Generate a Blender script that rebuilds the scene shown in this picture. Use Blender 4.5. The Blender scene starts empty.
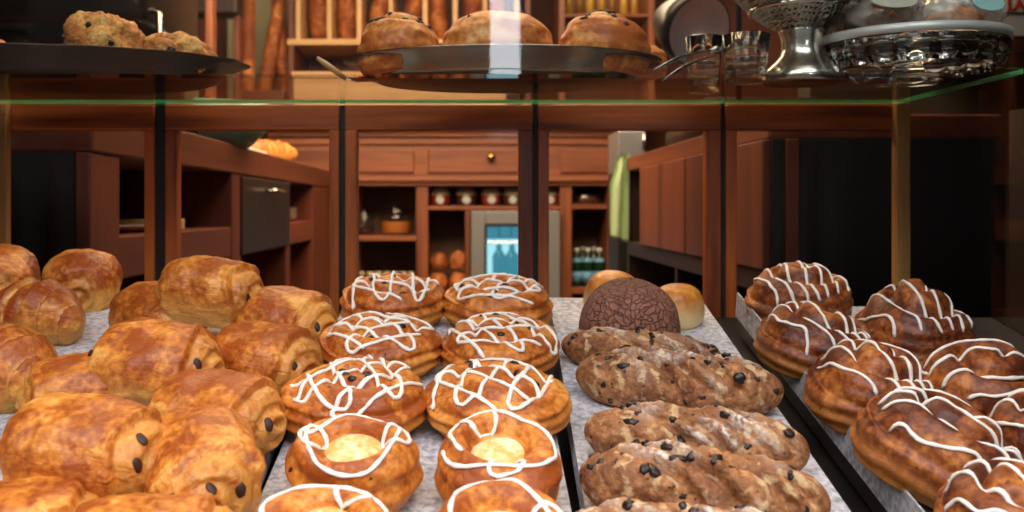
import bpy, bmesh, math, random
from mathutils import Vector, Matrix, noise
from mathutils.bvhtree import BVHTree
random.seed(7)
S = bpy.context.scene
COL = S.collection
PI = math.pi
E = 1.25                       # eye height above the shop floor
F = 900.0                      # focal length in pixels of the 1024 wide frame
CX, CY = 466.0, 208.0          # vanishing point of the shop's depth lines

# ------------------------------------------------------------------ camera
cam = bpy.data.cameras.new('camera'); co = bpy.data.objects.new('camera', cam); COL.objects.link(co)
co.location = (0, 0, E); co.rotation_euler = (PI/2, 0, 0)
cam.sensor_width = 36; cam.lens = F/1024*36
cam.shift_x = (512-CX)/1024; cam.shift_y = -(256-CY)/1024
cam.clip_start = 0.02; cam.clip_end = 60
cam.dof.use_dof = True; cam.dof.focus_distance = 0.76; cam.dof.aperture_fstop = 8.0
S.camera = co
# ------------------------------------------------------------------ view
S.view_settings.view_transform = 'Standard'; S.view_settings.look = 'None'
S.view_settings.exposure = 0.0; S.view_settings.gamma = 1.0
S.view_settings.use_curve_mapping = False
S.cycles.use_denoising = True
S.cycles.max_bounces = 8; S.cycles.transparent_max_bounces = 24
S.cycles.caustics_reflective = False; S.cycles.caustics_refractive = False
S.cycles.sample_clamp_indirect = 4.0
# ------------------------------------------------------------------ sky
W = bpy.data.worlds.new('sky'); S.world = W; W.use_nodes = True
n = W.node_tree.nodes; l = W.node_tree.links; n.clear()
tc = n.new('ShaderNodeTexCoord'); sp = n.new('ShaderNodeSeparateXYZ'); cr = n.new('ShaderNodeValToRGB')
bg = n.new('ShaderNodeBackground'); wo = n.new('ShaderNodeOutputWorld'); mr = n.new('ShaderNodeMapRange')
mr.inputs['From Min'].default_value = -1; mr.inputs['From Max'].default_value = 1
l.new(tc.outputs['Generated'], sp.inputs[0]); l.new(sp.outputs['Z'], mr.inputs['Value']); l.new(mr.outputs[0], cr.inputs[0])
l.new(cr.outputs[0], bg.inputs[0]); l.new(bg.outputs[0], wo.inputs[0])
e = cr.color_ramp.elements
e[0].position = 0.0; e[0].color = (.02, .02, .02, 1)
e[1].position = 1.0; e[1].color = (1.0, .98, .95, 1)
for p, c in ((.5, (.05, .05, .05, 1)), (.64, (.16, .16, .165, 1)), (.82, (.85, .86, .88, 1))):
    x = e.new(p); x.color = c
bg.inputs[1].default_value = 5.9

def lamp(name, kind, loc, power, color, size=.3, rot=(0, 0, 0), size_y=None):
    d = bpy.data.lights.new(name, kind); o = bpy.data.objects.new(name, d); COL.objects.link(o)
    o.location = loc; o.rotation_euler = rot; d.energy = power; d.color = color
    if kind == 'AREA':
        d.size = size
        if size_y: d.shape = 'RECTANGLE'; d.size_y = size_y
    else: d.shadow_soft_size = size
    return o
WARM = (1.0, .70, .44)
lamp('fill_light_shop', 'AREA', (-.25, 2.55, E+.95), 46, WARM, 1.6, (math.radians(-18)*-1, 0, 0), .7)  # unseen fill light, hung low to reach into the cupboard and dresser shelves
lamp('fill_light_back', 'AREA', (-.1, 3.15, E+1.45), 26, WARM, 2.2, (math.radians(25), 0, 0), .4)  # unseen fill light added to brighten the bread rack and upper back
lamp('fill_light_case', 'AREA', (.0, 1.6, E+1.40), 24, WARM, 1.4, (0, 0, 0), .4)  # unseen fill light added for the front zone and the towel

# ------------------------------------------------------------------ helpers
def lin(h):
    h = h.lstrip('#'); v = [int(h[i:i+2], 16)/255 for i in (0, 2, 4)]
    return tuple((c/12.92 if c <= .04045 else ((c+.055)/1.055)**2.4) for c in v)+(1,)
def PX(px, Y): return (px-CX)*Y/F
def PZ(py, Y): return E-(py-CY)*Y/F
def P(px, py, Y): return Vector((PX(px, Y), Y, PZ(py, Y)))

def link_mesh(name, me, mats, parent=None):
    o = bpy.data.objects.new(name, me); COL.objects.link(o)
    for m in (mats if isinstance(mats, (list, tuple)) else [mats]): me.materials.append(m)
    if parent is not None: o.parent = parent
    return o
def world_loc(o):
    v = Vector()
    while o is not None: v += o.location; o = o.parent
    return v
def obj(name, bm, mat, parent=None, smooth=False):
    """bm in world coordinates; links one mesh whose origin is its base"""
    me = bpy.data.meshes.new(name)
    bmesh.ops.recalc_face_normals(bm, faces=bm.faces)
    xs = [v.co for v in bm.verts]
    mn = Vector((min(v[i] for v in xs) for i in range(3))); mx = Vector((max(v[i] for v in xs) for i in range(3)))
    base = Vector(((mn.x+mx.x)/2, (mn.y+mx.y)/2, mn.z))
    if parent is not None: base = world_loc(parent) if parent.type == 'EMPTY' else world_loc(parent)
    bmesh.ops.translate(bm, verts=bm.verts, vec=-base)
    if smooth:
        for f in bm.faces: f.smooth = True
    bm.to_mesh(me); bm.free()
    o = link_mesh(name, me, mat, parent)
    if smooth == 'auto': me.set_sharp_from_angle(angle=math.radians(35))
    if parent is None: o.location = base
    return o
def tag(o, label=None, cat=None, group=None, kind=None):
    if label: o['label'] = label
    if cat: o['category'] = cat
    if group: o['group'] = group
    if kind: o['kind'] = kind
    return o
def empty(name, loc, label=None, cat=None, group=None):
    o = bpy.data.objects.new(name, None); COL.objects.link(o); o.location = loc; o.empty_display_size = .05
    return tag(o, label, cat, group)
def struct(name, bm, mat, smooth=False): return tag(obj(name, bm, mat, None, smooth), kind='structure')
def copy_tree(o, parent=None):
    c = o.copy(); COL.objects.link(c)
    if parent is not None: c.parent = parent
    for ch in list(o.children): copy_tree(ch, c)
    return c

def B(): return bmesh.new()
def box(bm, x0, x1, y0, y1, z0, z1, bev=0.0, seg=2):
    r = bmesh.ops.create_cube(bm, size=1.0)
    vs = r['verts']
    bmesh.ops.scale(bm, vec=(abs(x1-x0), abs(y1-y0), abs(z1-z0)), verts=vs)
    bmesh.ops.translate(bm, vec=((x0+x1)/2, (y0+y1)/2, (z0+z1)/2), verts=vs)
    if bev > 0:
        es = list({e for v in vs for e in v.link_edges})
        bmesh.ops.bevel(bm, geom=es, offset=min(bev, .45*min(abs(x1-x0), abs(y1-y0), abs(z1-z0))), segments=seg, affect='EDGES', profile=.5)
    return bm
def lathe(bm, prof, c=(0, 0, 0), seg=40, sx=1, sy=1, M=None, ripple=None, cap=True):
    rows = []
    for k, (r, z) in enumerate(prof):
        row = []
        for i in range(seg):
            a = 2*PI*i/seg
            rr = r if ripple is None else r*(1+ripple(k, a))
            v = Vector((rr*math.cos(a)*sx, rr*math.sin(a)*sy, z))
            if M is not None: v = M @ v
            row.append(bm.verts.new(v+Vector(c)))
        rows.append(row)
    for a, b in zip(rows, rows[1:]):
        for i in range(seg):
            bm.faces.new((a[i], a[(i+1) % seg], b[(i+1) % seg], b[i]))
    for row, r in ((rows[0], prof[0][0]), (rows[-1], prof[-1][0])):
        if r > 1e-6 and cap: bm.faces.new(row)
    bmesh.ops.remove_doubles(bm, verts=[v for row in (rows[0], rows[-1]) for v in row], dist=1e-6)
    return bm
def tube(bm, pts, r, seg=8, cap=True, flat=1.0, normals=None):
    """r: number or list; swept ring along pts"""
    pts = [Vector(p) for p in pts]; nrm = None; rows = []
    for i, p in enumerate(pts):
        t = (pts[min(i+1, len(pts)-1)]-pts[max(i-1, 0)])
        if t.length < 1e-9: t = Vector((1, 0, 0))
        t.normalize()
        if normals is not None: nrm = normals[i]
        if nrm is None: nrm = t.orthogonal()
        nn = nrm-t*nrm.dot(t)
        if nn.length < 1e-6: nn = t.orthogonal()
        nn.normalize(); nrm = nn; s = t.cross(nn)
        rr = r[i] if isinstance(r, (list, tuple)) else r
        rows.append([bm.verts.new(p+(s*math.cos(2*PI*k/seg)+nn*math.sin(2*PI*k/seg)*flat)*rr) for k in range(seg)])
    for a, b in zip(rows, rows[1:]):
        for k in range(seg): bm.faces.new((a[k], a[(k+1) % seg], b[(k+1) % seg], b[k]))
    if cap: bm.faces.new(rows[0]); bm.faces.new(rows[-1])
    return bm
def chaikin(pts, it=2):
    for _ in range(it):
        q = [pts[0]]
        for a, b in zip(pts, pts[1:]):
            q += [a*.75+b*.25, a*.25+b*.75]
        q.append(pts[-1]); pts = q
    return pts
def resample(pts, d):
    out = [pts[0]]; acc = 0
    for a, b in zip(pts, pts[1:]):
        L = (b-a).length
        if L < 1e-9: continue
        pos = d-acc
        while pos <= L: out.append(a+(b-a)*(pos/L)); pos += d
        acc = (acc+L) % d
    return out

# ------------------------------------------------------------------ materials
def new_mat(name):
    m = bpy.data.materials.new(name); m.use_nodes = True
    nt = m.node_tree; return m, nt, nt.nodes['Principled BSDF']
def flat_mat(name, h, rough=.5, metal=0, coat=0, bump=0, bscale=60):
    m, nt, b = new_mat(name)
    b.inputs['Base Color'].default_value = lin(h); b.inputs['Roughness'].default_value = rough
    b.inputs['Metallic'].default_value = metal; b.inputs['Coat Weight'].default_value = coat
    t = nt.nodes.new('ShaderNodeTexCoord'); nz = nt.nodes.new('ShaderNodeTexNoise'); nz.inputs['Scale'].default_value = bscale
    nt.links.new(t.outputs['Object'], nz.inputs['Vector'])
    r = nt.nodes.new('ShaderNodeMapRange'); r.inputs['To Min'].default_value = rough*.8; r.inputs['To Max'].default_value = min(1, rough*1.2)
    nt.links.new(nz.outputs[0], r.inputs['Value']); nt.links.new(r.outputs[0], b.inputs['Roughness'])
    if bump:
        bp = nt.nodes.new('ShaderNodeBump'); bp.inputs['Strength'].default_value = bump; bp.inputs['Distance'].default_value = .002
        nt.links.new(nz.outputs[0], bp.inputs['Height']); nt.links.new(bp.outputs[0], b.inputs['Normal'])
    return m
def wood(name, dark, light, axis='Z', scale=14, rough=.4, stretch=.06):
    m, nt, b = new_mat(name); N = nt.nodes; L = nt.links
    t = N.new('ShaderNodeTexCoord'); mp = N.new('ShaderNodeMapping')
    sc = [1, 1, 1]; sc['XYZ'.index(axis)] = stretch; mp.inputs['Scale'].default_value = sc
    L.new(t.outputs['Object'], mp.inputs['Vector'])
    n1 = N.new('ShaderNodeTexNoise'); n1.inputs['Scale'].default_value = scale; n1.inputs['Detail'].default_value = 6; n1.inputs['Distortion'].default_value = 1.2
    n2 = N.new('ShaderNodeTexNoise'); n2.inputs['Scale'].default_value = scale*9; n2.inputs['Detail'].default_value = 3
    L.new(mp.outputs[0], n1.inputs['Vector']); L.new(mp.outputs[0], n2.inputs['Vector'])
    mx = N.new('ShaderNodeMath'); mx.operation = 'MULTIPLY_ADD'; mx.inputs[1].default_value = .35
    L.new(n2.outputs[0], mx.inputs[0]); L.new(n1.outputs[0], mx.inputs[2])
    r = N.new('ShaderNodeValToRGB'); r.color_ramp.elements[0].position = .45; r.color_ramp.elements[0].color = lin(dark)
    r.color_ramp.elements[1].position = .85; r.color_ramp.elements[1].color = lin(light)
    L.new(mx.outputs[0], r.inputs[0]); L.new(r.outputs[0], b.inputs['Base Color'])
    b.inputs['Roughness'].default_value = rough
    bp = N.new('ShaderNodeBump'); bp.inputs['Strength'].default_value = .15; bp.inputs['Distance'].default_value = .001
    L.new(mx.outputs[0], bp.inputs['Height']); L.new(bp.outputs[0], b.inputs['Normal'])
    return m
def crust(name, pale, mid, dark, scale=28, rough=.42, coat=.15, specks=0, spec_col='#2a1710', mark=None, bump=.65, basecol=None, top=(.2, .7), streak=0, flecks=None):
    """baked crust: mottled pale / mid / dark browning; optional currant specks and floury marks"""
    m, nt, b = new_mat(name); N = nt.nodes; L = nt.links
    t = N.new('ShaderNodeTexCoord')
    oi = N.new('ShaderNodeObjectInfo'); ad = N.new('ShaderNodeVectorMath'); ad.operation = 'ADD'
    sc = N.new('ShaderNodeVectorMath'); sc.operation = 'SCALE'; sc.inputs[0].default_value = (3, 7, 5); L.new(oi.outputs['Random'], sc.inputs['Scale'])
    L.new(t.outputs['Object'], ad.inputs[0]); L.new(sc.outputs[0], ad.inputs[1])
    def nz(s, d=4, dist=0):
        q = N.new('ShaderNodeTexNoise'); q.inputs['Scale'].default_value = s; q.inputs['Detail'].default_value = d; q.inputs['Distortion'].default_value = dist
        L.new(ad.outputs[0], q.inputs['Vector']); return q.outputs[0]
    a, f, w = nz(scale, 5, .6), nz(scale*7, 6), nz(scale*2.2, 4, 2.0)
    s1 = N.new('ShaderNodeMath'); s1.operation = 'MULTIPLY_ADD'; s1.inputs[1].default_value = .55; L.new(f, s1.inputs[0]); L.new(a, s1.inputs[2])
    s2 = N.new('ShaderNodeMath'); s2.operation = 'MULTIPLY_ADD'; s2.inputs[1].default_value = .28; L.new(w, s2.inputs[0]); L.new(s1.outputs[0], s2.inputs[2])
    r = N.new('ShaderNodeValToRGB'); ee = r.color_ramp.elements
    ee[0].position = .68; ee[0].color = lin(pale); ee[1].position = 1.0; ee[1].color = lin(dark)
    x = ee.new(.83); x.color = lin(mid)
    L.new(s2.outputs[0], r.inputs[0]); colr = r.outputs[0]
    if basecol:                       # crust that stays paler where it sat against its neighbour or tin
        g = N.new('ShaderNodeSeparateXYZ'); L.new(t.outputs['Generated'], g.inputs[0])
        mr_ = N.new('ShaderNodeMapRange'); mr_.inputs['From Min'].default_value = top[0]; mr_.inputs['From Max'].default_value = top[1]; mr_.clamp = True
        L.new(g.outputs['Z'], mr_.inputs['Value'])
        mm = N.new('ShaderNodeMix'); mm.data_type = 'RGBA'; L.new(mr_.outputs[0], mm.inputs['Factor'])
        mm.inputs['A'].default_value = lin(basecol); L.new(colr, mm.inputs['B']); colr = mm.outputs['Result']
    if specks:
        v = N.new('ShaderNodeTexNoise'); v.inputs['Scale'].default_value = 120; v.inputs['Detail'].default_value = 2; L.new(ad.outputs[0], v.inputs['Vector'])
        k = N.new('ShaderNodeMapRange'); k.inputs['From Min'].default_value = .72-specks; k.inputs['From Max'].default_value = .75-specks; L.new(v.outputs[0], k.inputs['Value'])
        mm = N.new('ShaderNodeMix'); mm.data_type = 'RGBA'; L.new(k.outputs[0], mm.inputs['Factor']); L.new(colr, mm.inputs['A']); mm.inputs['B'].default_value = lin(spec_col); colr = mm.outputs['Result']
    if flecks:                        # pale grains and seeds in the crust
        v = N.new('ShaderNodeTexNoise'); v.inputs['Scale'].default_value = 95; v.inputs['Detail'].default_value = 4; L.new(t.outputs['Object'], v.inputs['Vector'])
        k = N.new('ShaderNodeMapRange'); k.inputs['From Min'].default_value = .56; k.inputs['From Max'].default_value = .64; k.inputs['To Max'].default_value = .75; L.new(v.outputs[0], k.inputs['Value'])
        mm = N.new('ShaderNodeMix'); mm.data_type = 'RGBA'; L.new(k.outputs[0], mm.inputs['Factor']); L.new(colr, mm.inputs['A']); mm.inputs['B'].default_value = lin(flecks); colr = mm.outputs['Result']
    if mark:
        at = N.new('ShaderNodeAttribute'); at.attribute_name = 'mark'
        fx = N.new('ShaderNodeMath'); fx.operation = 'MULTIPLY'; L.new(at.outputs['Fac'], fx.inputs[0])
        br = N.new('ShaderNodeMapRange'); br.inputs['From Min'].default_value = .38; br.inputs['From Max'].default_value = .6; L.new(f, br.inputs['Value']); L.new(br.outputs[0], fx.inputs[1])
        mm = N.new('ShaderNodeMix'); mm.data_type = 'RGBA'; L.new(fx.outputs[0], mm.inputs['Factor']); L.new(colr, mm.inputs['A']); mm.inputs['B'].default_value = lin(mark); colr = mm.outputs['Result']
    L.new(colr, b.inputs['Base Color'])
    b.inputs['Roughness'].default_value = rough; b.inputs['Coat Weight'].default_value = coat; b.inputs['Coat Roughness'].default_value = .26
    b.inputs['Specular IOR Level'].default_value = .35
    if streak:
        mp = N.new('ShaderNodeMapping'); mp.inputs['Scale'].default_value = (.25, 1, 1); L.new(ad.outputs[0], mp.inputs['Vector'])
        fl = N.new('ShaderNodeTexNoise'); fl.inputs['Scale'].default_value = 130; fl.inputs['Detail'].default_value = 4; fl.inputs['Distortion'].default_value = .8; L.new(mp.outputs[0], fl.inputs['Vector'])
        s3 = N.new('ShaderNodeMath'); s3.operation = 'MULTIPLY_ADD'; s3.inputs[1].default_value = .9; L.new(fl.outputs[0], s3.inputs[0]); L.new(s1.outputs[0], s3.inputs[2]); s1 = s3
    bp = N.new('ShaderNodeBump'); bp.inputs['Strength'].default_value = bump; bp.inputs['Distance'].default_value = .0038
    L.new(s1.outputs[0], bp.inputs['Height']); L.new(bp.outputs[0], b.inputs['Normal'])
    return m
def thin_glass(name, tint=(.96, .98, .97, 1), ior=1.5, rough=.0):
    """pane glass: lets light through, mirrors by Fresnel on the side the ray meets first"""
    m = bpy.data.materials.new(name); m.use_nodes = True; N = m.node_tree.nodes; L = m.node_tree.links; N.clear()
    o = N.new('ShaderNodeOutputMaterial'); t = N.new('ShaderNodeBsdfTransparent'); g = N.new('ShaderNodeBsdfGlossy'); mx = N.new('ShaderNodeMixShader')
    fr = N.new('ShaderNodeFresnel'); fr.inputs['IOR'].default_value = ior; ge = N.new('ShaderNodeNewGeometry')
    iv = N.new('ShaderNodeMath'); iv.operation = 'SUBTRACT'; iv.inputs[0].default_value = 1; L.new(ge.outputs['Backfacing'], iv.inputs[1])
    mu = N.new('ShaderNodeMath'); mu.operation = 'MULTIPLY'; L.new(fr.outputs[0], mu.inputs[0]); L.new(iv.outputs[0], mu.inputs[1])
    t.inputs[0].default_value = tint; g.inputs['Roughness'].default_value = rough
    L.new(mu.outputs[0], mx.inputs[0]); L.new(t.outputs[0], mx.inputs[1]); L.new(g.outputs[0], mx.inputs[2]); L.new(mx.outputs[0], o.inputs[0])
    return m
def emit(name, col, s):
    m, nt, b = new_mat(name); b.inputs['Base Color'].default_value = (0, 0, 0, 1); b.inputs['Emission Color'].default_value = col; b.inputs['Emission Strength'].default_value = s
    return m

M = {}
for ax in 'XYZ':
    M['frame'+ax] = wood('door_wood_'+ax, '#6b2a10', '#cc6c2a', ax, 18)
    M['dresser'+ax] = wood('dresser_wood_'+ax, '#5f301c', '#a5623e', ax, 9)
    M['counter'+ax] = wood('counter_wood_'+ax, '#4a2113', '#7c402a', ax, 7, .45)
    M['darkwood'+ax] = wood('dark_wood_'+ax, '#1c100c', '#33201a', ax, 7, .5)
    M['pine'+ax] = wood('pine_'+ax, '#b98a58', '#dcb581', ax, 10, .5)
    M['oak'+ax] = wood('post_wood_'+ax, '#7a5228', '#b98a4c', ax, 24)
M['shadow'] = flat_mat('dark_board_and_shade', '#181313', .55)  # near black for dark boards, and for shade put into the colour
M['black'] = flat_mat('black_lacquer', '#1d1b1c', .35)
M['steel'] = flat_mat('brushed_steel', '#b9bbb8', .22, 1)
M['pewter'] = flat_mat('dark_pewter', '#45372e', .36, .85, 0, .2, 25)
M['silver'] = flat_mat('polished_silver', '#cfcbc0', .14, 1)
M['satin'] = flat_mat('satin_steel', '#dededa', .45, .45)
def solid_glass():
    m, nt, b = new_mat('clear_glass'); b.inputs['Transmission Weight'].default_value = 1; b.inputs['Roughness'].default_value = .02; b.inputs['IOR'].default_value = 1.45; b.inputs['Base Color'].default_value = (.97, .98, .97, 1); return m
M['tumbler'] = solid_glass()
M['brass'] = flat_mat('brass', '#c9a45a', .25, 1)
M['glass'] = thin_glass('pane_glass')
M['doorglass'] = thin_glass('door_pane_glass', (.97, .98, .97, 1), 1.12)
M['jarglass'] = thin_glass('jar_glass', (.93, .95, .94, 1), 1.45)
M['film'] = thin_glass('cellophane_film', (.9, .9, .9, 1), 2.6, .16)
def film_mat():
    m = thin_glass('cellophane_film', (.9, .9, .9, 1), 2.0, .16); N = m.node_tree.nodes; L = m.node_tree.links
    o = [q for q in N if q.type == 'OUTPUT_MATERIAL'][0]; a = o.inputs[0].links[0].from_socket; d = N.new('ShaderNodeBsdfDiffuse'); d.inputs[0].default_value = lin('#e6e0d6')
    t = N.new('ShaderNodeTexCoord'); z = N.new('ShaderNodeTexNoise'); z.inputs['Scale'].default_value = 45; L.new(t.outputs['Object'], z.inputs['Vector'])
    r = N.new('ShaderNodeMapRange'); r.inputs['From Min'].default_value = .4; r.inputs['From Max'].default_value = .65; r.inputs['To Min'].default_value = .12; r.inputs['To Max'].default_value = .6; L.new(z.outputs[0], r.inputs['Value'])
    x = N.new('ShaderNodeMixShader'); L.new(r.outputs[0], x.inputs[0]); L.new(a, x.inputs[1]); L.new(d.outputs[0], x.inputs[2]); L.new(x.outputs[0], o.inputs[0]); return m
M['film'] = film_mat()
M['choc'] = flat_mat('dark_chocolate', '#371c12', .6)
M['icing'] = flat_mat('sugar_icing', '#efe8df', .4, 0, .1)
M['currant'] = flat_mat('currant', '#20120f', .4)
M['custard'] = crust('custard', '#eee6cc', '#e6d29a', '#d6a552', 30, .35, .3)
M['pain'] = crust('butter_crust', '#e5a550', '#cc7a2c', '#9a4a16', 26, .45, .16, mark='#e6ae5a', basecol='#dfa450', top=(.1, .55), streak=1)
M['bun'] = crust('glazed_bun_crust', '#e5a450', '#c9772a', '#984212', 22, .44, .16, mark='#e9b25c', basecol='#e2a954', top=(.1, .5), streak=1)
M['danish'] = crust('danish_crust', '#e3a24e', '#cf7d30', '#9c4a16', 26, .46, .08, specks=.02, basecol='#d08a3a', top=(.05, .5))
M['snail'] = crust('cinnamon_crust', '#bd7636', '#904a1c', '#54220c', 26, .46, .1, specks=.01, basecol='#b06f30', top=(.05, .4))
M['bread'] = crust('fruit_bread_crust', '#c08a58', '#a06a42', '#7c4c2e', 34, .6, 0, specks=.05, mark='#e6ddd0', bump=1.0, flecks='#d2b184')
M['roll'] = crust('milk_roll_crust', '#d99a4a', '#c67c2c', '#a8581c', 16, .4, .2, bump=.15, basecol='#f0d79c', top=(.2, .75))
M['scone'] = crust('scone_crust', '#f0c078', '#dc9a4c', '#b0662a', 40, .6, 0, bump=1.0)
M['bigbun'] = crust('sweet_bun_crust', '#efb878', '#e0893a', '#b55a20', 20, .45, .1)
M['loaf'] = crust('loaf_crust', '#d79a5c', '#b86c34', '#8a4822', 9, .55, 0)

def crackle_mat():
    m, nt, b = new_mat('cracked_cocoa_crust'); N = nt.nodes; L = nt.links
    t = N.new('ShaderNodeTexCoord'); v = N.new('ShaderNodeTexVoronoi'); v.feature = 'DISTANCE_TO_EDGE'; v.inputs['Scale'].default_value = 150
    nz = N.new('ShaderNodeTexNoise'); nz.inputs['Scale'].default_value = 30; nz.inputs['Detail'].default_value = 4
    mxv = N.new('ShaderNodeMix'); mxv.data_type = 'VECTOR'; mxv.inputs['Factor'].default_value = .03
    L.new(t.outputs['Object'], mxv.inputs['A']); L.new(nz.outputs['Color'], mxv.inputs['B']); L.new(t.outputs['Object'], nz.inputs['Vector'])
    L.new(mxv.outputs['Result'], v.inputs['Vector'])
    r = N.new('ShaderNodeValToRGB'); r.color_ramp.elements[0].position = .0; r.color_ramp.elements[0].color = lin('#4c2e20')
    r.color_ramp.elements[1].position = .07; r.color_ramp.elements[1].color = lin('#966350')
    L.new(v.outputs['Distance'], r.inputs[0])
    f = N.new('ShaderNodeMix'); f.data_type = 'RGBA'; f.blend_type = 'MULTIPLY'; f.inputs['Factor'].default_value = .6
    L.new(r.outputs[0], f.inputs['A']); n2 = N.new('ShaderNodeTexNoise'); n2.inputs['Scale'].default_value = 60; L.new(t.outputs['Object'], n2.inputs['Vector'])
    r2 = N.new('ShaderNodeValToRGB'); r2.color_ramp.elements[0].position = .3; r2.color_ramp.elements[0].color = (.62, .55, .5, 1); r2.color_ramp.elements[1].position = .65
    L.new(n2.outputs[0], r2.inputs[0]); L.new(r2.outputs[0], f.inputs['B']); L.new(f.outputs['Result'], b.inputs['Base Color'])
    b.inputs['Roughness'].default_value = .75
    bp = N.new('ShaderNodeBump'); bp.inputs['Strength'].default_value = .7; bp.inputs['Distance'].default_value = .003
    r3 = N.new('ShaderNodeMapRange'); r3.inputs['From Max'].default_value = .15; L.new(v.outputs['Distance'], r3.inputs['Value'])
    L.new(r3.outputs[0], bp.inputs['Height']); L.new(bp.outputs[0], b.inputs['Normal'])
    return m
M['crackle'] = crackle_mat()

def liner_mat():
    m, nt, b = new_mat('speckled_grey_liner'); N = nt.nodes; L = nt.links
    t = N.new('ShaderNodeTexCoord')
    a = N.new('ShaderNodeTexNoise'); a.inputs['Scale'].default_value = 170; a.inputs['Detail'].default_value = 5
    c = N.new('ShaderNodeTexNoise'); c.inputs['Scale'].default_value = 22; c.inputs['Detail'].default_value = 3
    for q in (a, c): L.new(t.outputs['Object'], q.inputs['Vector'])
    s = N.new('ShaderNodeMath'); s.operation = 'MULTIPLY_ADD'; s.inputs[1].default_value = .4; L.new(c.outputs[0], s.inputs[0]); L.new(a.outputs[0], s.inputs[2])
    r = N.new('ShaderNodeValToRGB'); r.color_ramp.elements[0].position = .55; r.color_ramp.elements[0].color = lin('#8d8c93')
    r.color_ramp.elements[1].position = .8; r.color_ramp.elements[1].color = lin('#c9c6cb')
    L.new(s.outputs[0], r.inputs[0]); L.new(r.outputs[0], b.inputs['Base Color']); b.inputs['Roughness'].default_value = .6
    return m
M['liner'] = liner_mat()
def plaster(name, c1, c2, s=5, rough=.8):
    m, nt, b = new_mat(name); N = nt.nodes; L = nt.links
    t = N.new('ShaderNodeTexCoord'); a = N.new('ShaderNodeTexNoise'); a.inputs['Scale'].default_value = s; a.inputs['Detail'].default_value = 5
    L.new(t.outputs['Object'], a.inputs['Vector']); r = N.new('ShaderNodeValToRGB')
    r.color_ramp.elements[0].position = .35; r.color_ramp.elements[0].color = lin(c1); r.color_ramp.elements[1].position = .65; r.color_ramp.elements[1].color = lin(c2)
    L.new(a.outputs[0], r.inputs[0]); L.new(r.outputs[0], b.inputs['Base Color']); b.inputs['Roughness'].default_value = rough
    return m
def shelf_edge_mat():
    m = bpy.data.materials.new('green_glass_edge'); m.use_nodes = True; N = m.node_tree.nodes; L = m.node_tree.links; N.clear()
    o = N.new('ShaderNodeOutputMaterial'); d = N.new('ShaderNodeBsdfDiffuse'); t = N.new('ShaderNodeBsdfTranslucent'); g = N.new('ShaderNodeBsdfGlossy'); a = N.new('ShaderNodeMixShader'); b = N.new('ShaderNodeMixShader')
    for q in (d, t): q.inputs[0].default_value = lin('#6cf5a2')
    g.inputs['Roughness'].default_value = .15; L.new(d.outputs[0], a.inputs[1]); L.new(t.outputs[0], a.inputs[2]); L.new(a.outputs[0], b.inputs[1]); L.new(g.outputs[0], b.inputs[2]); b.inputs[0].default_value = .12
    L.new(b.outputs[0], o.inputs[0]); return m
M['edge'] = shelf_edge_mat()

# ------------------------------------------------------------------ room shell
floor_m = plaster('brown_floor', '#3a2a22', '#4b372c', 3, .5)
dark_wall = plaster('dark_olive_wall', '#2e2620', '#3a3128', 4)
warm_wall = plaster('terracotta_wall', '#6b3a26', '#7d472f', 4)
RX0, RX1, RY0, RY1, RH = -1.9, 1.9, .40, 4.75, E+1.55
struct('floor', box(B(), RX0-.1, RX1+.1, RY0, RY1+.1, -.1, 0), floor_m)
struct('ceiling', box(B(), RX0-.1, RX1+.1, RY0, RY1+.1, RH, RH+.1), plaster('cream_ceiling', '#8a7660', '#98846c'))
struct('wall_back', box(B(), RX0-.1, RX1+.1, RY1, RY1+.1, 0, RH), warm_wall)
struct('wall_left', box(B(), RX0-.1, RX0, RY0, RY1, 0, RH), dark_wall)
struct('wall_right', box(B(), RX1, RX1+.1, RY0, RY1, 0, RH), dark_wall)
# shop front with the display window opening the camera looks through
fw = B()
box(fw, RX0-.1, -.72, RY0-.12, RY0, 0, RH); box(fw, .57, RX1+.1, RY0-.12, RY0, 0, RH)
box(fw, -.72, .57, RY0-.12, RY0, 0, E-.36); box(fw, -.72, .57, RY0-.12, RY0, E+1.15, RH)
struct('wall_front', fw, dark_wall)
struct('pavement', box(B(), -6, 6, -7, RY0-.12, -.1, 0), plaster('grey_paving', '#2b2b2b', '#3a3a3a', 6))
# house front across the street with one tall lit stair window
struct('wall_opposite', box(B(), -9, 9, -7.4, -7, 0, 6.5), plaster('grey_render', '#4a4642', '#575250', 2))
wn = B(); box(wn, .235, .525, -7.0, -6.97, E+.7, E+2.6, .004); struct('window_1', wn, emit('lit_stair_window', (.86, .92, 1, 1), 17))
# partition that closes the view to the right
struct('wall_partition', box(B(), .86, RX1, 2.25, 2.33, 0, RH), plaster('olive_partition', '#3b3328', '#4a4032', 5))

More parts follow.
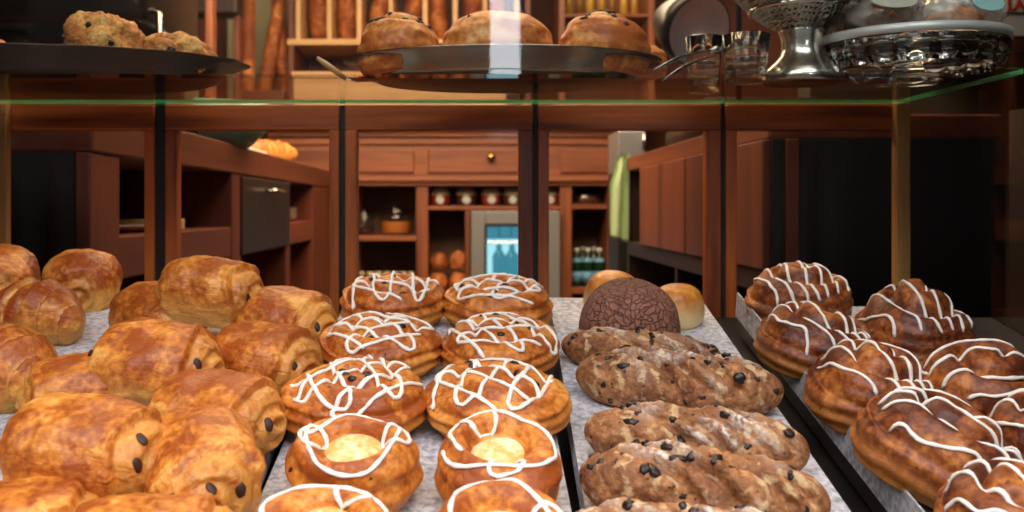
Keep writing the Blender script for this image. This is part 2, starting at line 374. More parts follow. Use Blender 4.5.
# ------------------------------------------------------------------ display case
YD = 1.14                                     # face of the door frames
SH0, SH1 = E+.1318, E+.1368                   # glass shelf underside / top
SLOPE = 196/F; TILT = math.atan(SLOPE); YAW = -33/F
def tray_z(Y): return E-.105+SLOPE*(Y-1.05)
case = empty('display_case', (0, YD, 0), 'low wooden display case with framed glass doors behind the sloping pastry boards', 'display case')
def dx(px): return PX(px, YD)
ZT, ZR = E+.1310, E+.099                      # top and underside of the top rail of each door
def door(p0, p1, w0=11, w1=11):
    x0, x1 = dx(p0), dx(p1); s0, s1 = dx(p0+w0)-x0, x1-dx(p1-w1); zb = E-.22
    r = B(); box(r, x0, x1, YD-.001, YD+.022, ZR, ZT, .0015)
    f = obj('door', r, M['frameX'], case)
    b = B(); box(b, x0, x0+s0, YD, YD+.022, zb, ZR, .0012); obj('stile', b, M['frameZ'], f)
    b = B(); box(b, x1-s1, x1, YD, YD+.022, zb, ZR, .0012); obj('stile', b, M['frameZ'], f)
    r = B(); box(r, x0+s0, x1-s1, YD, YD+.022, zb, zb+.03, .0012); obj('bottom_rail', r, M['frameX'], f)
    g = B(); box(g, x0+s0, x1-s1, YD+.010, YD+.0125, zb+.03, ZR); obj('pane', g, M['doorglass'], f)
door(-40, 154, 10, 10); door(165, 339, 11, 10); door(345, 533, 12, 14); door(538, 721, 11, 14); door(726, 910, 11, 3)
for p0, p1 in ((154, 165), (339, 345), (533, 538), (721, 726)):
    b = B(); box(b, dx(p0), dx(p1), YD+.006, YD+.02, E-.22, ZT); obj('meeting_strip', b, M['shadow'], case)
b = B(); box(b, PX(898, 1.12), PX(912.5, 1.12), 1.124, YD-.002, E-.33, SH0-.0005, .0015); obj('corner_post', b, M['oakZ'], case)
b = B(); box(b, PX(-12, 1.12), PX(4, 1.12), 1.124, YD-.002, E-.33, SH0-.0005, .0015); obj('corner_post', b, M['oakZ'], case)
# sloping black deck under the boards, cabinet below it
def sheared(bm, x0, x1, Y0, Y1, dz0, dz1):
    vs = [bm.verts.new((x, Y, tray_z(Y)+d)) for d in (dz0, dz1) for (x, Y) in ((x0, Y0), (x1, Y0), (x1, Y1), (x0, Y1))]
    for f in ((3, 2, 1, 0), (4, 5, 6, 7), (0, 1, 5, 4), (1, 2, 6, 5), (2, 3, 7, 6), (3, 0, 4, 7)): bm.faces.new([vs[i] for i in f])
    return bm
obj('deck', sheared(B(), -.62, .66, .43, 1.13, -.062, -.05), M['shadow'], case)
b = B(); box(b, -.62, .66, .43, 1.135, 0, E-.31, .004); obj('cabinet_base', b, M['darkwoodX'], case)
b = B(); box(b, .6615, .6665, .66, 1.16, E-.30, E+.55); gp = obj('side_pane', b, M['glass'], case)
b = B(); box(b, .70, .716, .42, 1.16, 0, E+.125); obj('end_panel', b, M['darkwoodY'], case)

# glass shelf with its green cut edge
XS0, XS1, YS0, YS1 = -.66, .548, .885, 1.139
sh = empty('glass_shelf', ((XS0+XS1)/2, (YS0+YS1)/2, SH0), 'clear glass shelf with a green edge resting on top of the wooden door frames', 'shelf')
def planes(bm, quads):
    for q in quads: bm.faces.new([bm.verts.new(v) for v in q])
    return bm
b = planes(B(), [[(XS0, YS0, SH0), (XS0, YS1, SH0), (XS1, YS1, SH0), (XS1, YS0, SH0)], [(XS0, YS0, SH1), (XS1, YS0, SH1), (XS1, YS1, SH1), (XS0, YS1, SH1)], [(XS0, YS0, SH0), (XS1, YS0, SH0), (XS1, YS0, SH1), (XS0, YS0, SH1)]])
me = bpy.data.meshes.new('slab'); bmesh.ops.translate(b, verts=b.verts, vec=-sh.location); b.to_mesh(me); b.free(); link_mesh('slab', me, M['glass'], sh)
b = B(); e_ = .0006
box(b, XS0, XS1, YS1-e_, YS1, SH0, SH1); box(b, XS1-e_, XS1, YS0, YS1-e_, SH0, SH1)
obj('cut_edge', b, M['edge'], sh)['label'] = 'green cut edge'
# upright pane standing on the front edge of the shelf
b = B(); box(b, XS0, .66, YS0-.006, YS0-.001, SH1, E+.75)
tag(obj('glass_screen', b, M['glass']), 'clear upright glass pane along the front edge of the glass shelf', 'glass screen')

# ------------------------------------------------------------------ boards (trays) with grey liners
TR = Matrix.Rotation(YAW, 4, 'Z') @ Matrix.Rotation(TILT, 4, 'X')
def board(pb0, pb1, label, drop=0.0, lip=False, vp=499):
    x0, x1 = PX(pb0, 1.05), PX(pb1, 1.05); w = x1-x0; Lg = .66; th = .030
    root = empty('display_board', ((x0+x1)/2, 1.05, tray_z(1.05)-drop), label, 'board', 'pastry display boards')
    root.rotation_euler = (Matrix.Rotation(-(vp-466)/F, 4, 'Z') @ Matrix.Rotation(TILT, 4, 'X')).to_euler()
    bb = B(); box(bb, -w/2+.002, w/2-.002, -Lg, 0, -th, -.0015, .002)
    me = bpy.data.meshes.new('core'); bb.to_mesh(me); bb.free(); link_mesh('core', me, M['black'], root)
    nx, ny = 14, 40; g = B(); rows = []
    prof = [(-w/2-.001, -.016)] + [(-w/2+w*i/nx, 0) for i in range(nx+1)] + [(w/2+.001, -.016)]
    if lip: prof = [(-w/2, -.012), (-w/2, .017), (-w/2+.0015, .017), (-w/2+.003, 0)] + [(-w/2+w*i/nx, 0) for i in range(1, nx+1)] + [(w/2+.001, -.016)]
    for j in range(ny+1):
        y = .0-(Lg)*j/ny
        rows.append([g.verts.new((px_, y, pz_+(.0007*noise.noise(Vector((px_*18, y*18, x0*9))) if pz_ == 0 else 0))) for px_, pz_ in prof])
    rows.insert(0, [g.verts.new((px_, .001, -.014)) for px_, pz_ in prof])
    for a, c in zip(rows, rows[1:]):
        for i in range(len(prof)-1): g.faces.new((a[i], a[i+1], c[i+1], c[i]))
    bmesh.ops.recalc_face_normals(g, faces=g.faces)
    for f in g.faces: f.smooth = True
    me = bpy.data.meshes.new('liner'); g.to_mesh(me); g.free(); me.set_sharp_from_angle(angle=math.radians(40)); o = link_mesh('liner', me, M['liner'], root)
    o['label'] = 'speckled grey liner'
board(-62, 150, 'sloping grey lined board under the round croissants by the case end', vp=440)
board(156, 326, 'sloping grey lined board under the heap of chocolate filled pastries', vp=440)
board(347, 529, 'sloping grey lined board under two rows of iced danishes', vp=472)
board(549, 700, 'sloping grey lined board carrying the fruit bread sticks and round rolls')
board(737, 926, 'sloping grey lined board under the dark iced cinnamon swirls', .010, True)

# ------------------------------------------------------------------ pastry shapes (local coordinates, base at z=0)
def nz3(v, s, seed): return noise.noise(Vector((v[0]*s+seed*13.7, v[1]*s-seed*7.1, v[2]*s+seed*3.3)))
def sgnp(v, p): return math.copysign(abs(v)**p, v)
def sst(a, b, x):
    t = max(0, min(1, (x-a)/(b-a))); return t*t*(3-2*t)
def make_mesh(name, rows, closed=True, marks=None):
    """rows of rings; first and last rings collapse to a point"""
    vs = []; fs = []; n_ = len(rows[1]); mk = []
    top = Vector((0, 0, 0))
    vs.append(sum(rows[0], Vector())/n_); mk.append(marks[0][0] if marks else 0)
    for j, r in enumerate(rows[1:-1]):
        vs += r
        if marks: mk += marks[j+1]
    vs.append(sum(rows[-1], Vector())/n_); mk.append(marks[-1][0] if marks else 0)
    m = len(rows)-2
    for i in range(n_): fs.append((0, 1+i, 1+(i+1) % n_)); 
    for j in range(m-1):
        for i in range(n_):
            a = 1+j*n_; fs.append((a+i, a+n_+i, a+n_+(i+1) % n_, a+(i+1) % n_))
    a = 1+(m-1)*n_; z = len(vs)-1
    for i in range(n_): fs.append((a+(i+1) % n_, a+i, z))
    zmin = min(v.z for v in vs)
    me = bpy.data.meshes.new(name); me.from_pydata([(v.x, v.y, v.z-zmin) for v in vs], [], fs)
    bm = bmesh.new(); bm.from_mesh(me); bmesh.ops.recalc_face_normals(bm, faces=bm.faces)
    for f in bm.faces: f.smooth = True
    bm.to_mesh(me); bm.free()
    if marks:
        at = me.attributes.new('mark', 'FLOAT', 'POINT')
        for i, q in enumerate(mk): at.data[i].value = q
    return me
def flatbot(z, c, k=.6): return z if z > -k*c else -k*c+(z+k*c)*.18

def pain_mesh(Lg, Wd, H, seed, tf=.62):
    a, b, c = Lg/2, Wd/2, H/2/.85; nu, nv = 110, 72; rows = []; marks = []
    for i in range(nu+1):
        t = -math.cos(PI*i/nu); row = []; mk = []
        for k in range(nv):
            th = 2*PI*k/nv
            r = max(0, 1-abs(t)**3.5)**.5
            wob = .05*math.sin(th*2+seed)+.04*math.sin(3*th-seed*2)+.03*nz3((math.cos(th), math.sin(th), t), 2.5, seed)
            d1 = t-(tf+wob); d2 = -t-(tf+.12-wob)
            st = (1-sst(-.015, .02, d1))*(1-sst(-.015, .02, d2))
            r2 = r*(.865+.135*st)
            r2 *= 1+.035*math.exp(-((d1+.05)/.04)**2)+.03*math.exp(-((d2+.05)/.04)**2)
            # the sheet's second layer shows as a fine ridge on the end
            r2 *= 1+.03*math.exp(-((d1-.13)/.03)**2)
            fl = th-(.25+.18*math.sin(2.2*t+seed)+.15*math.sin(seed*3)); fl = (fl+PI) % (2*PI)-PI
            r2 *= 1+.05*st*(sst(-.05, .03, fl)-sst(.03, 1.5, fl))
            y = b*r2*sgnp(math.cos(th), .92); z = c*r2*sgnp(math.sin(th), .92); x = a*t
            cap = sst(.80, .97, abs(t))
            x -= math.copysign(1, t)*cap*.10*a*(.5+.5*math.sin(2*PI*2.3*(1-r)+th*1.0))
            q = (x, y, z)
            o = 1+.09*nz3(q, 24, seed)+.045*nz3(q, 65, seed)+.030*nz3((x*.5, y, z), 150, seed)+.012*nz3(q, 320, seed)
            row.append(Vector((x*(1+.03*nz3(q, 30, seed+3)), y*o, flatbot(z*o, c))))
            m = max(sst(.0, .05, d1), sst(0, .05, d2))*.55
            m = max(m, .8*math.exp(-((fl-.02)/.10)**2)*st*max(0, .5+nz3(q, 40, seed+6)))
            mk.append(min(1, m))
        rows.append(row); marks.append(mk)
    return make_mesh('pain', rows, marks=marks)
def croissant_mesh(Lg, Wd, H, seed, bend=.25, segs=5):
    a, b, c = Lg/2, Wd/2, H/2/.85; nu, nv = 120, 56; rows = []; marks = []
    for i in range(nu+1):
        t = -math.cos(PI*i/nu); row = []; mk = []
        for k in range(nv):
            th = 2*PI*k/nv
            r = max(0, 1-abs(t)**2.3)**.62
            ph = abs(t+.05*math.sin(th+seed))*segs*.62+.5
            fr = ph % 1.0
            r2 = r*(1+.20*(.5-fr)*(1 if abs(t) < .95 else .3))
            mk.append(min(1, sst(.72, .95, fr)+.6*sst(.85, 1, abs(t))))
            y = b*r2*math.cos(th); z = c*r2*math.sin(th); x = a*t
            q = (x, y, z); o = 1+.06*nz3(q, 28, seed)+.025*nz3((x*3, y, z), 110, seed)
            row.append(Vector((x, y*o-bend*Lg*t*t, flatbot(z*o, c))))
        rows.append(row); marks.append(mk)
    return make_mesh('croissant', rows, marks=marks)
def danish_mesh(R, H, seed, turns=2.6, depth=.09, dome=1.0, tall=0, lay=1.0):
    nu, nv = 64, 84; rows = []; c = H/2/.82
    for i in range(nu+1):
        u = PI*i/nu; row = []
        for k in range(nv):
            th = 2*PI*k/nv
            rr = R*math.sin(u)**.78 if 0 < u < PI else 0
            z = c*sgnp(math.cos(u), .8)
            rho = rr/R
            if z > 0:
                ph = rho*turns-th/(2*PI)+.04*math.sin(3*th+seed); fr = ph % 1.0
                g = 1-math.exp(-((fr-.5)/.16)**2)
                z += H*depth*(g-.75)*sst(.02, .2, rho)*(1-sst(.93, 1, rho)*.6)
                z += tall*(1-rho)**.9*H + tall*.25*H*math.sin(PI*((fr+.5) % 1))*(1-rho*.6)
            else: pass
            rr *= 1+.05*math.sin(2*th+seed*1.7)+.03*math.sin(3*th-seed)
            x, y = rr*math.cos(th), rr*math.sin(th)
            q = (x, y, z)
            lay_ = lay*.018*math.sin(z/H*26+3*nz3(q, 20, seed))*sst(.7, .95, rho)
            o = 1+.05*nz3(q, 24, seed)+.025*nz3(q, 80, seed)+lay_
            row.append(Vector((x*o, y*o, flatbot(z*(1+.05*nz3(q, 30, seed+5)), c))))
        rows.append(row)
    return make_mesh('danish', rows)
def prof_mesh(R, H, prof, seed, nv=84, amp=.04, tilt=0, spiral=0):
    pts = chaikin([Vector((r, z, 0)) for r, z in prof], 3); rows = []
    for p in pts:
        row = []
        for k in range(nv):
            th = 2*PI*k/nv
            rr = p.x*R*(1+.04*math.sin(2*th+seed)+.025*math.sin(3*th-seed*2)); z = p.y*H
            if spiral and p.x > .45:
                z += H*.06*math.sin(th+p.x*9+seed)
                rr *= 1+.03*math.sin(p.y*15+th*1.0+seed)*sst(.6, .9, p.x)
            q = (rr*math.cos(th), rr*math.sin(th), z); o = 1+amp*nz3(q, 26, seed)+amp*.5*nz3(q, 85, seed)
            row.append(Vector((q[0]*o, q[1]*o, z*(1+amp*nz3(q, 22, seed+4)) if p.y > .15 else z)))
        rows.append(row)
    return make_mesh('ring', rows)
RING = [(0, .74), (.3, .74), (.42, .76), (.50, .88), (.58, .97), (.70, 1.0), (.86, .90), (.97, .66), (1.0, .38), (.92, .12), (.76, 0), (.4, 0), (0, 0)]
DOME = [(0, 1.0), (.3, .99), (.58, .94), (.80, .82), (.95, .60), (1.02, .36), (.99, .15), (.9, .02), (.7, 0), (.3, 0), (0, 0)]
def stick_mesh(Lg, Wd, H, seed, slashes=4, bend=.03):
    a, b, c = Lg/2, Wd/2, H/2/.85; nu, nv = 150, 72; rows = []; marks = []
    for i in range(nu+1):
        t = -math.cos(PI*i/nu); row = []; mk = []
        for k in range(nv):
            th = 2*PI*k/nv
            r = max(0, 1-abs(t)**3.4)**.5*(1-.10*t*t)
            y = b*r*sgnp(math.cos(th), .92); z = c*r*sgnp(math.sin(th), .92); x = a*t
            q = (x, y, z)
            o = 1+.09*nz3(q, 30, seed)+.09*nz3(q, 70, seed)+.07*nz3(q, 150, seed)+.03*nz3(q, 330, seed)
            m = 0
            if z > -.1*c:
                for s in range(slashes):
                    xs = a*(-.72+1.44*(s+.5)/slashes+.06*math.sin(seed+s*2.1)); d = .6*(x-xs)+.9*y+.004*nz3(q, 40, seed)
                    o -= .24*math.exp(-(d/(.0036))**2)*sst(-.1, .5, z/c)
                    o += .07*math.exp(-((d-.0065)/.003)**2)*sst(-.1, .5, z/c)
                    m = max(m, math.exp(-((d-.007)/.004)**2)*sst(.15, .7, z/c)*max(0, min(1, .35+1.6*nz3(q, 30, seed+9))))
            m = max(m, .7*sst(.22, .6, nz3(q, 24, seed+2))*sst(.1, .7, z/c))
            mk.append(m)
            row.append(Vector((x, y*o+bend*Lg*(t*t-.3), flatbot(z*o, c))))
        rows.append(row); marks.append(mk)
    return make_mesh('stick', rows, marks=marks)
def lump_mesh(R, H, seed, sx=1.0, amp=.22):
    nu, nv = 44, 60; rows = []; c = H/2/.8
    for i in range(nu+1):
        u = PI*i/nu; row = []
        for k in range(nv):
            th = 2*PI*k/nv; d = Vector((math.sin(u)*math.cos(th)*sx, math.sin(u)*math.sin(th), math.cos(u)))
            o = 1+amp*nz3(d, 1.6, seed)+amp*.5*nz3(d, 3.6, seed)+amp*.25*nz3(d, 9, seed)
            row.append(Vector((d.x*R*o, d.y*R*o, flatbot(d.z*c*o, c, .55))))
        rows.append(row)
    return make_mesh('lump', rows)
def baguette_mesh(Lg, R, seed):
    a = Lg/2; nu, nv = 70, 28; rows = []
    for i in range(nu+1):
        t = -math.cos(PI*i/nu); row = []
        for k in range(nv):
            th = 2*PI*k/nv; r = R*max(0, 1-abs(t)**5)**.5
            x, y, z = a*t, r*math.cos(th), r*math.sin(th)
            o = 1+.06*math.sin(t*a*60+2*math.sin(th))*(1 if math.sin(th) > 0 else .2)+.05*nz3((x, y, z), 12, seed)
            row.append(Vector((x, y*o, z*o)))
        rows.append(row)
    return make_mesh('baguette', rows)

def bvh(me): return BVHTree.FromPolygons([v.co.copy() for v in me.vertices], [tuple(p.vertices) for p in me.polygons])
def add_pieces(name, mat, parent, items):
    """small ellipsoids (pos, radii, normal) each as its own part"""
    for pos, rad, nr in items:
        bm = B(); bmesh.ops.create_uvsphere(bm, u_segments=14, v_segments=9, radius=1)
        R = nr.to_track_quat('Z', 'Y').to_matrix().to_4x4()
        for v in bm.verts: v.co *= 1+(.45 if name == 'raisin' else .14)*noise.noise(v.co*1.7+pos*90)
        bmesh.ops.transform(bm, verts=bm.verts, matrix=Matrix.Translation(pos) @ R @ Matrix.Diagonal((*rad, 1)))
        for f in bm.faces: f.smooth = True
        me = bpy.data.meshes.new(name); bm.to_mesh(me); bm.free(); link_mesh(name, me, mat, parent)

def place(o, px, py, h, hc, yaw=0, tilt=(0, 0), drop=0.0, Y=None, pre=0):
    """stand o on its board so that its middle (hc above its base, h above the board) shows at px, py"""
    if Y is None: Y = (301-900*(h-drop))/(py-12)
    c = P(px, py, Y)
    R = TR @ Matrix.Rotation(math.radians(pre), 4, 'X') @ Matrix.Rotation(math.radians(yaw), 4, 'Z') @ Matrix.Rotation(math.radians(tilt[0]), 4, 'X') @ Matrix.Rotation(math.radians(tilt[1]), 4, 'Y')
    o.rotation_euler = R.to_euler(); o.location = c-(R.to_3x3() @ Vector((0, 0, hc)))
    return Y

# ------------------------------------------------------------------ chocolate pastries
def chocolate_pastry(px, py, h, yaw, label, seed, Lg=.113, Wd=.078, H=.056, tilt=(0, 0), ends=(1,), spots=((-.3, .1), (.35, -.05)), group='heap of chocolate filled pastries'):
    me = pain_mesh(Lg, Wd, H, seed); o = link_mesh('chocolate_pastry', me, M['pain'])
    tag(o, label, 'pastry', group)
    t = bvh(me); items = []
    for s in ends:
        for (fy, fz) in spots:
            hit = t.ray_cast(Vector((s*Lg, fy*Wd/2, H*.5+fz*H)), Vector((-s, 0, 0)))
            if hit[0]: items.append((hit[0]-hit[1]*.0008, (.0034, .0054, .0019), hit[1]))
    add_pieces('chocolate_stick', M['choc'], o, items)
    place(o, px, py, h, H*.5, yaw, tilt)
    return o
chocolate_pastry(212, 289, .054, -9, 'golden chocolate pastry sitting highest at the back of the heap', 1, H=.064, Wd=.084, tilt=(-4, 4), spots=((-.45, .02),))
chocolate_pastry(155, 360, .046, -4, 'golden chocolate pastry lying on top in the middle of the heap', 2, ends=(1, -1), spots=((-.45, .16),), tilt=(4, 3), H=.058, Wd=.082)
chocolate_pastry(264, 356, .032, -27, 'chocolate pastry with one dark end spot under the topmost one, beside the iced danishes', 3, spots=((-.4, .1),))
chocolate_pastry(285, 317, .030, -24, 'chocolate pastry at the heap corner nearest the second door post, half behind the topmost one', 4, spots=((-.4, .05),))
chocolate_pastry(160, 312, .026, -35, 'chocolate pastry mostly hidden behind the topmost one, its reddish crust showing', 5)
chocolate_pastry(90, 385, .028, 28, 'reddish chocolate pastry wedged beneath the middle one, next to the croissant', 6)
chocolate_pastry(86, 447, .049, -7, 'large chocolate pastry on the front corner of the heap with two dark chocolate spots', 7, Lg=.114, H=.062, spots=((-.20, .30), (-.50, .12)), tilt=(6, 5))
chocolate_pastry(217, 411, .029, -18, 'chocolate pastry with a knobbly folded end, above the one showing a spiral', 8, spots=((-.3, .05),))
chocolate_pastry(200, 462, .034, -66, 'chocolate pastry turned end on, between the large front one and the custard danish', 9, Lg=.118, spots=((-.55, .04), (.05, .14), (.5, .02)))
chocolate_pastry(146, 547, .030, 6, 'chocolate pastry at the very front of the heap, cut off by the frame', 10)
chocolate_pastry(14, 532, .022, 12, 'chocolate pastry tucked underneath the large front one', 11)
# croissants by the case end
def single(name, me, mat, label, cat, group=None):
    return tag(link_mesh(name, me, mat), label, cat, group)
g_ = 'golden croissants beside the heap'
o = single('round_pastry', pain_mesh(.10, .080, .064, 21, .72), M['bun'], 'round golden pastry alone at the back edge of its board, beside the gap', 'pastry', g_); place(o, 82, 279, .028, .032, 106)
o = single('round_pastry', pain_mesh(.105, .082, .062, 22, .72), M['bun'], 'round golden pastry behind the croissants, cut by the frame edge', 'pastry', g_); place(o, -2, 275, .026, .031, 100)
o = single('croissant', croissant_mesh(.135, .072, .060, 23, .16), M['bun'], 'croissant with pale folds in front of the two round pastries', 'croissant', g_); place(o, 33, 310, .027, .030, -8)
o = single('croissant', croissant_mesh(.125, .080, .064, 24, .10), M['pain'], 'darker croissant cut by the frame edge, next to the reddish chocolate pastry', 'croissant', g_); place(o, 2, 364, .028, .032, -22)

# ------------------------------------------------------------------ icing
def icing(parent, me, paths, r=.0021, name='icing', seed=1, H=.06):
    t = bvh(me); bm = B()
    for path in paths:
        run, nrm = [], []
        def flush():
            if len(run) > 3:
                rr = [r*(.85+.45*(noise.noise(p*160+Vector((seed, 0, 0)))+.35)) for p in run]
                rr[0] *= .6; rr[-1] *= .6
                tube(bm, run, rr, 7, True, .75, nrm)
        for p in resample(chaikin(path, 2), .0022):
            k = Vector((p.x, p.y, 0)); org = Vector((p.x*1.25, p.y*1.25, H+.04)); d = (Vector((p.x*.92, p.y*.92, H*.35))-org)
            hit = t.ray_cast(org, d.normalized())
            if hit[0] is None or hit[1].z < -.05:
                flush(); run, nrm = [], []; continue
            nr_ = hit[1] if hit[1].z > 0 else -hit[1]
            nr_ = (nr_+Vector((0, 0, .5))).normalized()
            run.append(hit[0]+nr_*r*.35); nrm.append(nr_)
        flush()
    for f in bm.faces: f.smooth = True
    bmesh.ops.recalc_face_normals(bm, faces=bm.faces)
    m2 = bpy.data.meshes.new(name); bm.to_mesh(m2); bm.free()
    o = link_mesh(name, m2, M['icing'], parent); o['label'] = 'white drizzled icing'
    return o
def zig(R, n_, ang, rnd, amp=.8, jit=.12, span=.75):
    pts = []; ca, sa = math.cos(ang), math.sin(ang)
    for i in range(n_+1):
        u = -span+2*span*i/n_
        lim = amp*math.sqrt(max(.05, 1-(u*.95)**2))
        for s in ((-1, 1) if i % 2 == 0 else (1, -1)):
            x = (u+rnd.uniform(-jit, jit)*.6)*R; y = s*(lim+rnd.uniform(-jit, jit))*R
            pts.append(Vector((x*ca-y*sa, x*sa+y*ca, 0)))
    return pts
def loop(R, r0, rnd, a0=0, turns=1.1, wob=.1):
    return [Vector((math.cos(a)*R*rr, math.sin(a)*R*rr, 0)) for a, rr in
            ((a0+2*PI*turns*i/26, r0+wob*math.sin(i*.62+a0)+rnd.uniform(-.02, .02)) for i in range(27))]
def danish(px, py, h, R, H, seed, label, kind='cross', yaw=0, tilt=(0, 0)):
    rnd = random.Random(seed)
    if kind == 'cross':
        me = danish_mesh(R, H, seed, 2.2, .17, tall=.03, lay=1.5); o = link_mesh('iced_danish', me, M['danish'])
        a = rnd.uniform(-.3, .3)
        icing(o, me, [zig(R, 4, a+.15, rnd, .86, .12, .70), zig(R, 3, a+PI/2-.3, rnd, .74, .14, .60)], .0019, seed=seed, H=H*1.2)
        # currants peeping out of the swirl
        t = bvh(me); it = []
        for k in range(7):
            q = rnd.uniform(0, 2*PI); rr = rnd.uniform(.15, .7)*R
            hit = t.ray_cast(Vector((rr*math.cos(q), rr*math.sin(q), .2)), Vector((0, 0, -1)))
            if hit[0]: it.append((hit[0]-hit[1]*.001, (.0042, .0032, .0026), hit[1]))
        add_pieces('currant', M['currant'], o, it)
    else:
        me = prof_mesh(R, H, RING, seed, amp=.05, spiral=1); o = link_mesh('custard_danish', me, M['danish'])
        cm = prof_mesh(R*.47, H*.17, [(0, 1.0), (.4, .95), (.75, .9), (1, .4), (.9, 0), (0, 0)], seed+3, 40, .08)
        c = link_mesh('custard', cm, M['custard'], o); c.location = (0, 0, H*.73); c['label'] = 'pale yellow custard'
        icing(o, me, [loop(R, .74, rnd, seed, 1.08, .12), [Vector((p.x*.4+R*.62, p.y*.5+R*.1, 0)) for p in loop(R, .5, rnd, seed+1, 1.1, .05)],
                      [Vector((p.x*.36-R*.6, p.y*.5+R*.1, 0)) for p in loop(R, .5, rnd, seed+2, 1.1, .05)]], .00165, seed=seed, H=H*1.2)
    tag(o, label, 'danish pastry', 'iced danishes in two rows')
    place(o, px, py, h, H*.5, yaw, tilt if kind == 'cross' else (0, 0), pre=0 if kind == 'cross' else 5)
    return o
dl, dr = 'in the row beside the chocolate pastries', 'in the row beside the fruit bread'
danish(393, 301, .024, .0545, .043, 31, 'crisscross iced danish at the back end of the row '+'beside the chocolate pastries', yaw=10)
danish(378, 345, .024, .0560, .040, 32, 'crisscross iced danish, second from the back '+dl, yaw=60)
danish(355, 398, .026, .0560, .040, 33, 'crisscross iced danish, third from the back '+dl, yaw=130)
danish(354, 468, .024, .0455, .043, 34, 'custard filled iced danish, fully visible, '+dl, 'ring', yaw=0)
danish(325, 549, .024, .0440, .043, 35, 'custard filled danish cut off at the front of the row beside the chocolate pastries', 'ring', yaw=50)
danish(498, 302, .024, .0555, .041, 36, 'crisscross iced danish at the back end of the row beside the fruit bread', yaw=80)
danish(500, 346, .024, .0565, .039, 37, 'crisscross iced danish, second from the back '+dr, yaw=20)
danish(494, 399, .024, .0575, .038, 38, 'crisscross iced danish, third from the back '+dr, yaw=-30)
danish(499, 471, .024, .0440, .043, 39, 'custard filled iced danish, fully visible, '+dr, 'ring', yaw=110)
danish(501, 553, .024, .0440, .043, 40, 'custard filled danish cut off at the front of the row beside the fruit bread', 'ring', yaw=200)

# ------------------------------------------------------------------ fruit bread and rolls
def bread(px, py, h, yaw, Lg, Wd, H, seed, label, sl=4, tilt=(0, 0)):
    rnd = random.Random(seed); me = stick_mesh(Lg, Wd, H, seed, sl)
    o = tag(link_mesh('fruit_bread_stick', me, M['bread']), label, 'bread', 'fruit bread sticks')
    t = bvh(me); it = []
    for k in range(22):
        x, y = rnd.uniform(-.46, .46)*Lg, rnd.uniform(-.5, .4)*Wd
        hit = t.ray_cast(Vector((x, y-.02, .2)), Vector((0, .1, -1)).normalized())
        if hit[0]: it.append((hit[0]-hit[1]*.0014, (rnd.uniform(.002, .0066), rnd.uniform(.0018, .0046), .0026), hit[1]))
    add_pieces('raisin', M['currant'], o, it)
    place(o, px, py, h, H*.5, yaw, tilt); return o
bread(640, 350, .020, -16, .150, .044, .038, 51, 'pale tapered fruit bread stick furthest back, just in front of the cracked roll', 3)
bread(677, 379, .025, -12, .172, .056, .046, 52, 'second fruit bread stick from the cracked brown roll')
bread(694, 438, .025, -12, .160, .052, .044, 53, 'third fruit bread stick from the cracked brown roll, floury slashes across it')
bread(701, 485, .026, -13, .160, .056, .046, 54, 'fruit bread stick nearest the front with floury slashes')
bread(690, 540, .022, -9, .150, .050, .040, 55, 'fruit bread stick at the bottom edge, mostly hidden by the one behind', 3)
def roll(px, py, h, R, H, mat, label, seed, amp=.02):
    me = prof_mesh(R, H, DOME, seed, amp=amp); o = single('bread_roll', me, mat, label, 'bread roll')
    place(o, px, py, h, H*.5, 0); return o
roll(630, 314, .032, .051, .064, M['crackle'], 'round dark brown roll with a cracked crust', 61, .03)
roll(612, 293, .022, .033, .048, M['roll'], 'smooth golden roll peeping out behind the cracked brown roll', 62)
roll(678, 304, .022, .0290, .042, M['roll'], 'smooth golden roll with pale sides beside the cracked brown roll', 63)

# ------------------------------------------------------------------ iced cinnamon swirls
def swirl(px, py, h, R, H, seed, label, yaw, tilt=(0, 0), tall=.35, ang=0, n_=7, Y=None):
    rnd = random.Random(seed); me = danish_mesh(R, H, seed, 2.2, .17, tall=tall, lay=1.3)
    o = tag(link_mesh('cinnamon_swirl', me, M['snail']), label, 'danish pastry', 'iced cinnamon swirls')
    paths = []
    for i in range(n_):
        u = -.75+1.5*i/(n_-1); lim = .92*math.sqrt(max(.05, 1-u*u))
        p = []
        for k in range(9):
            s = -1+2*k/8; p.append(Vector(((u+rnd.uniform(-.04, .04)+.06*math.sin(k+i))*R, s*lim*R, 0)))
        ca, sa = math.cos(ang), math.sin(ang)
        paths.append([Vector((q.x*ca-q.y*sa, q.x*sa+q.y*ca, 0)) for q in p])
    Hm = max(v.co.z for v in me.vertices)
    icing(o, me, paths, .0016, seed=seed, H=Hm)
    place(o, px, py, h, Hm*.45, yaw, tilt, 0.010, Y)
    return o
swirl(799, 295, .030, .0540, .050, 71, 'iced cinnamon swirl at the back corner of its board, next to the door post', 0, (0, -4), .25, .15, 7)
swirl(813, 341, .030, .0510, .050, 72, 'iced cinnamon swirl leaning in front of the backmost one, near the bread board', 10, (0, 10), .25, .3, 6)
swirl(912, 325, .034, .0560, .050, 73, 'tall peaked iced cinnamon swirl in front of the golden wooden corner post', 0, (0, 0), .55, .2, 6)
swirl(871, 387, .032, .0510, .052, 74, 'iced cinnamon swirl in the middle of its board with a blob of icing', 0, (4, 10), .25, .5, 6)
swirl(984, 387, .034, .0520, .050, 75, 'iced cinnamon swirl behind the large tilted one, by the case end', 20, (6, -4), .25, 1.2, 5)
swirl(937, 447, .034, .0520, .054, 76, 'large dark iced cinnamon swirl tilted towards the fruit bread', 15, (8, 16), .15, .7, 6)
swirl(1012, 522, .034, .0440, .050, 77, 'iced cinnamon swirl cut off in the bottom corner of the frame', 0, (0, 0), .2, .6, 5)
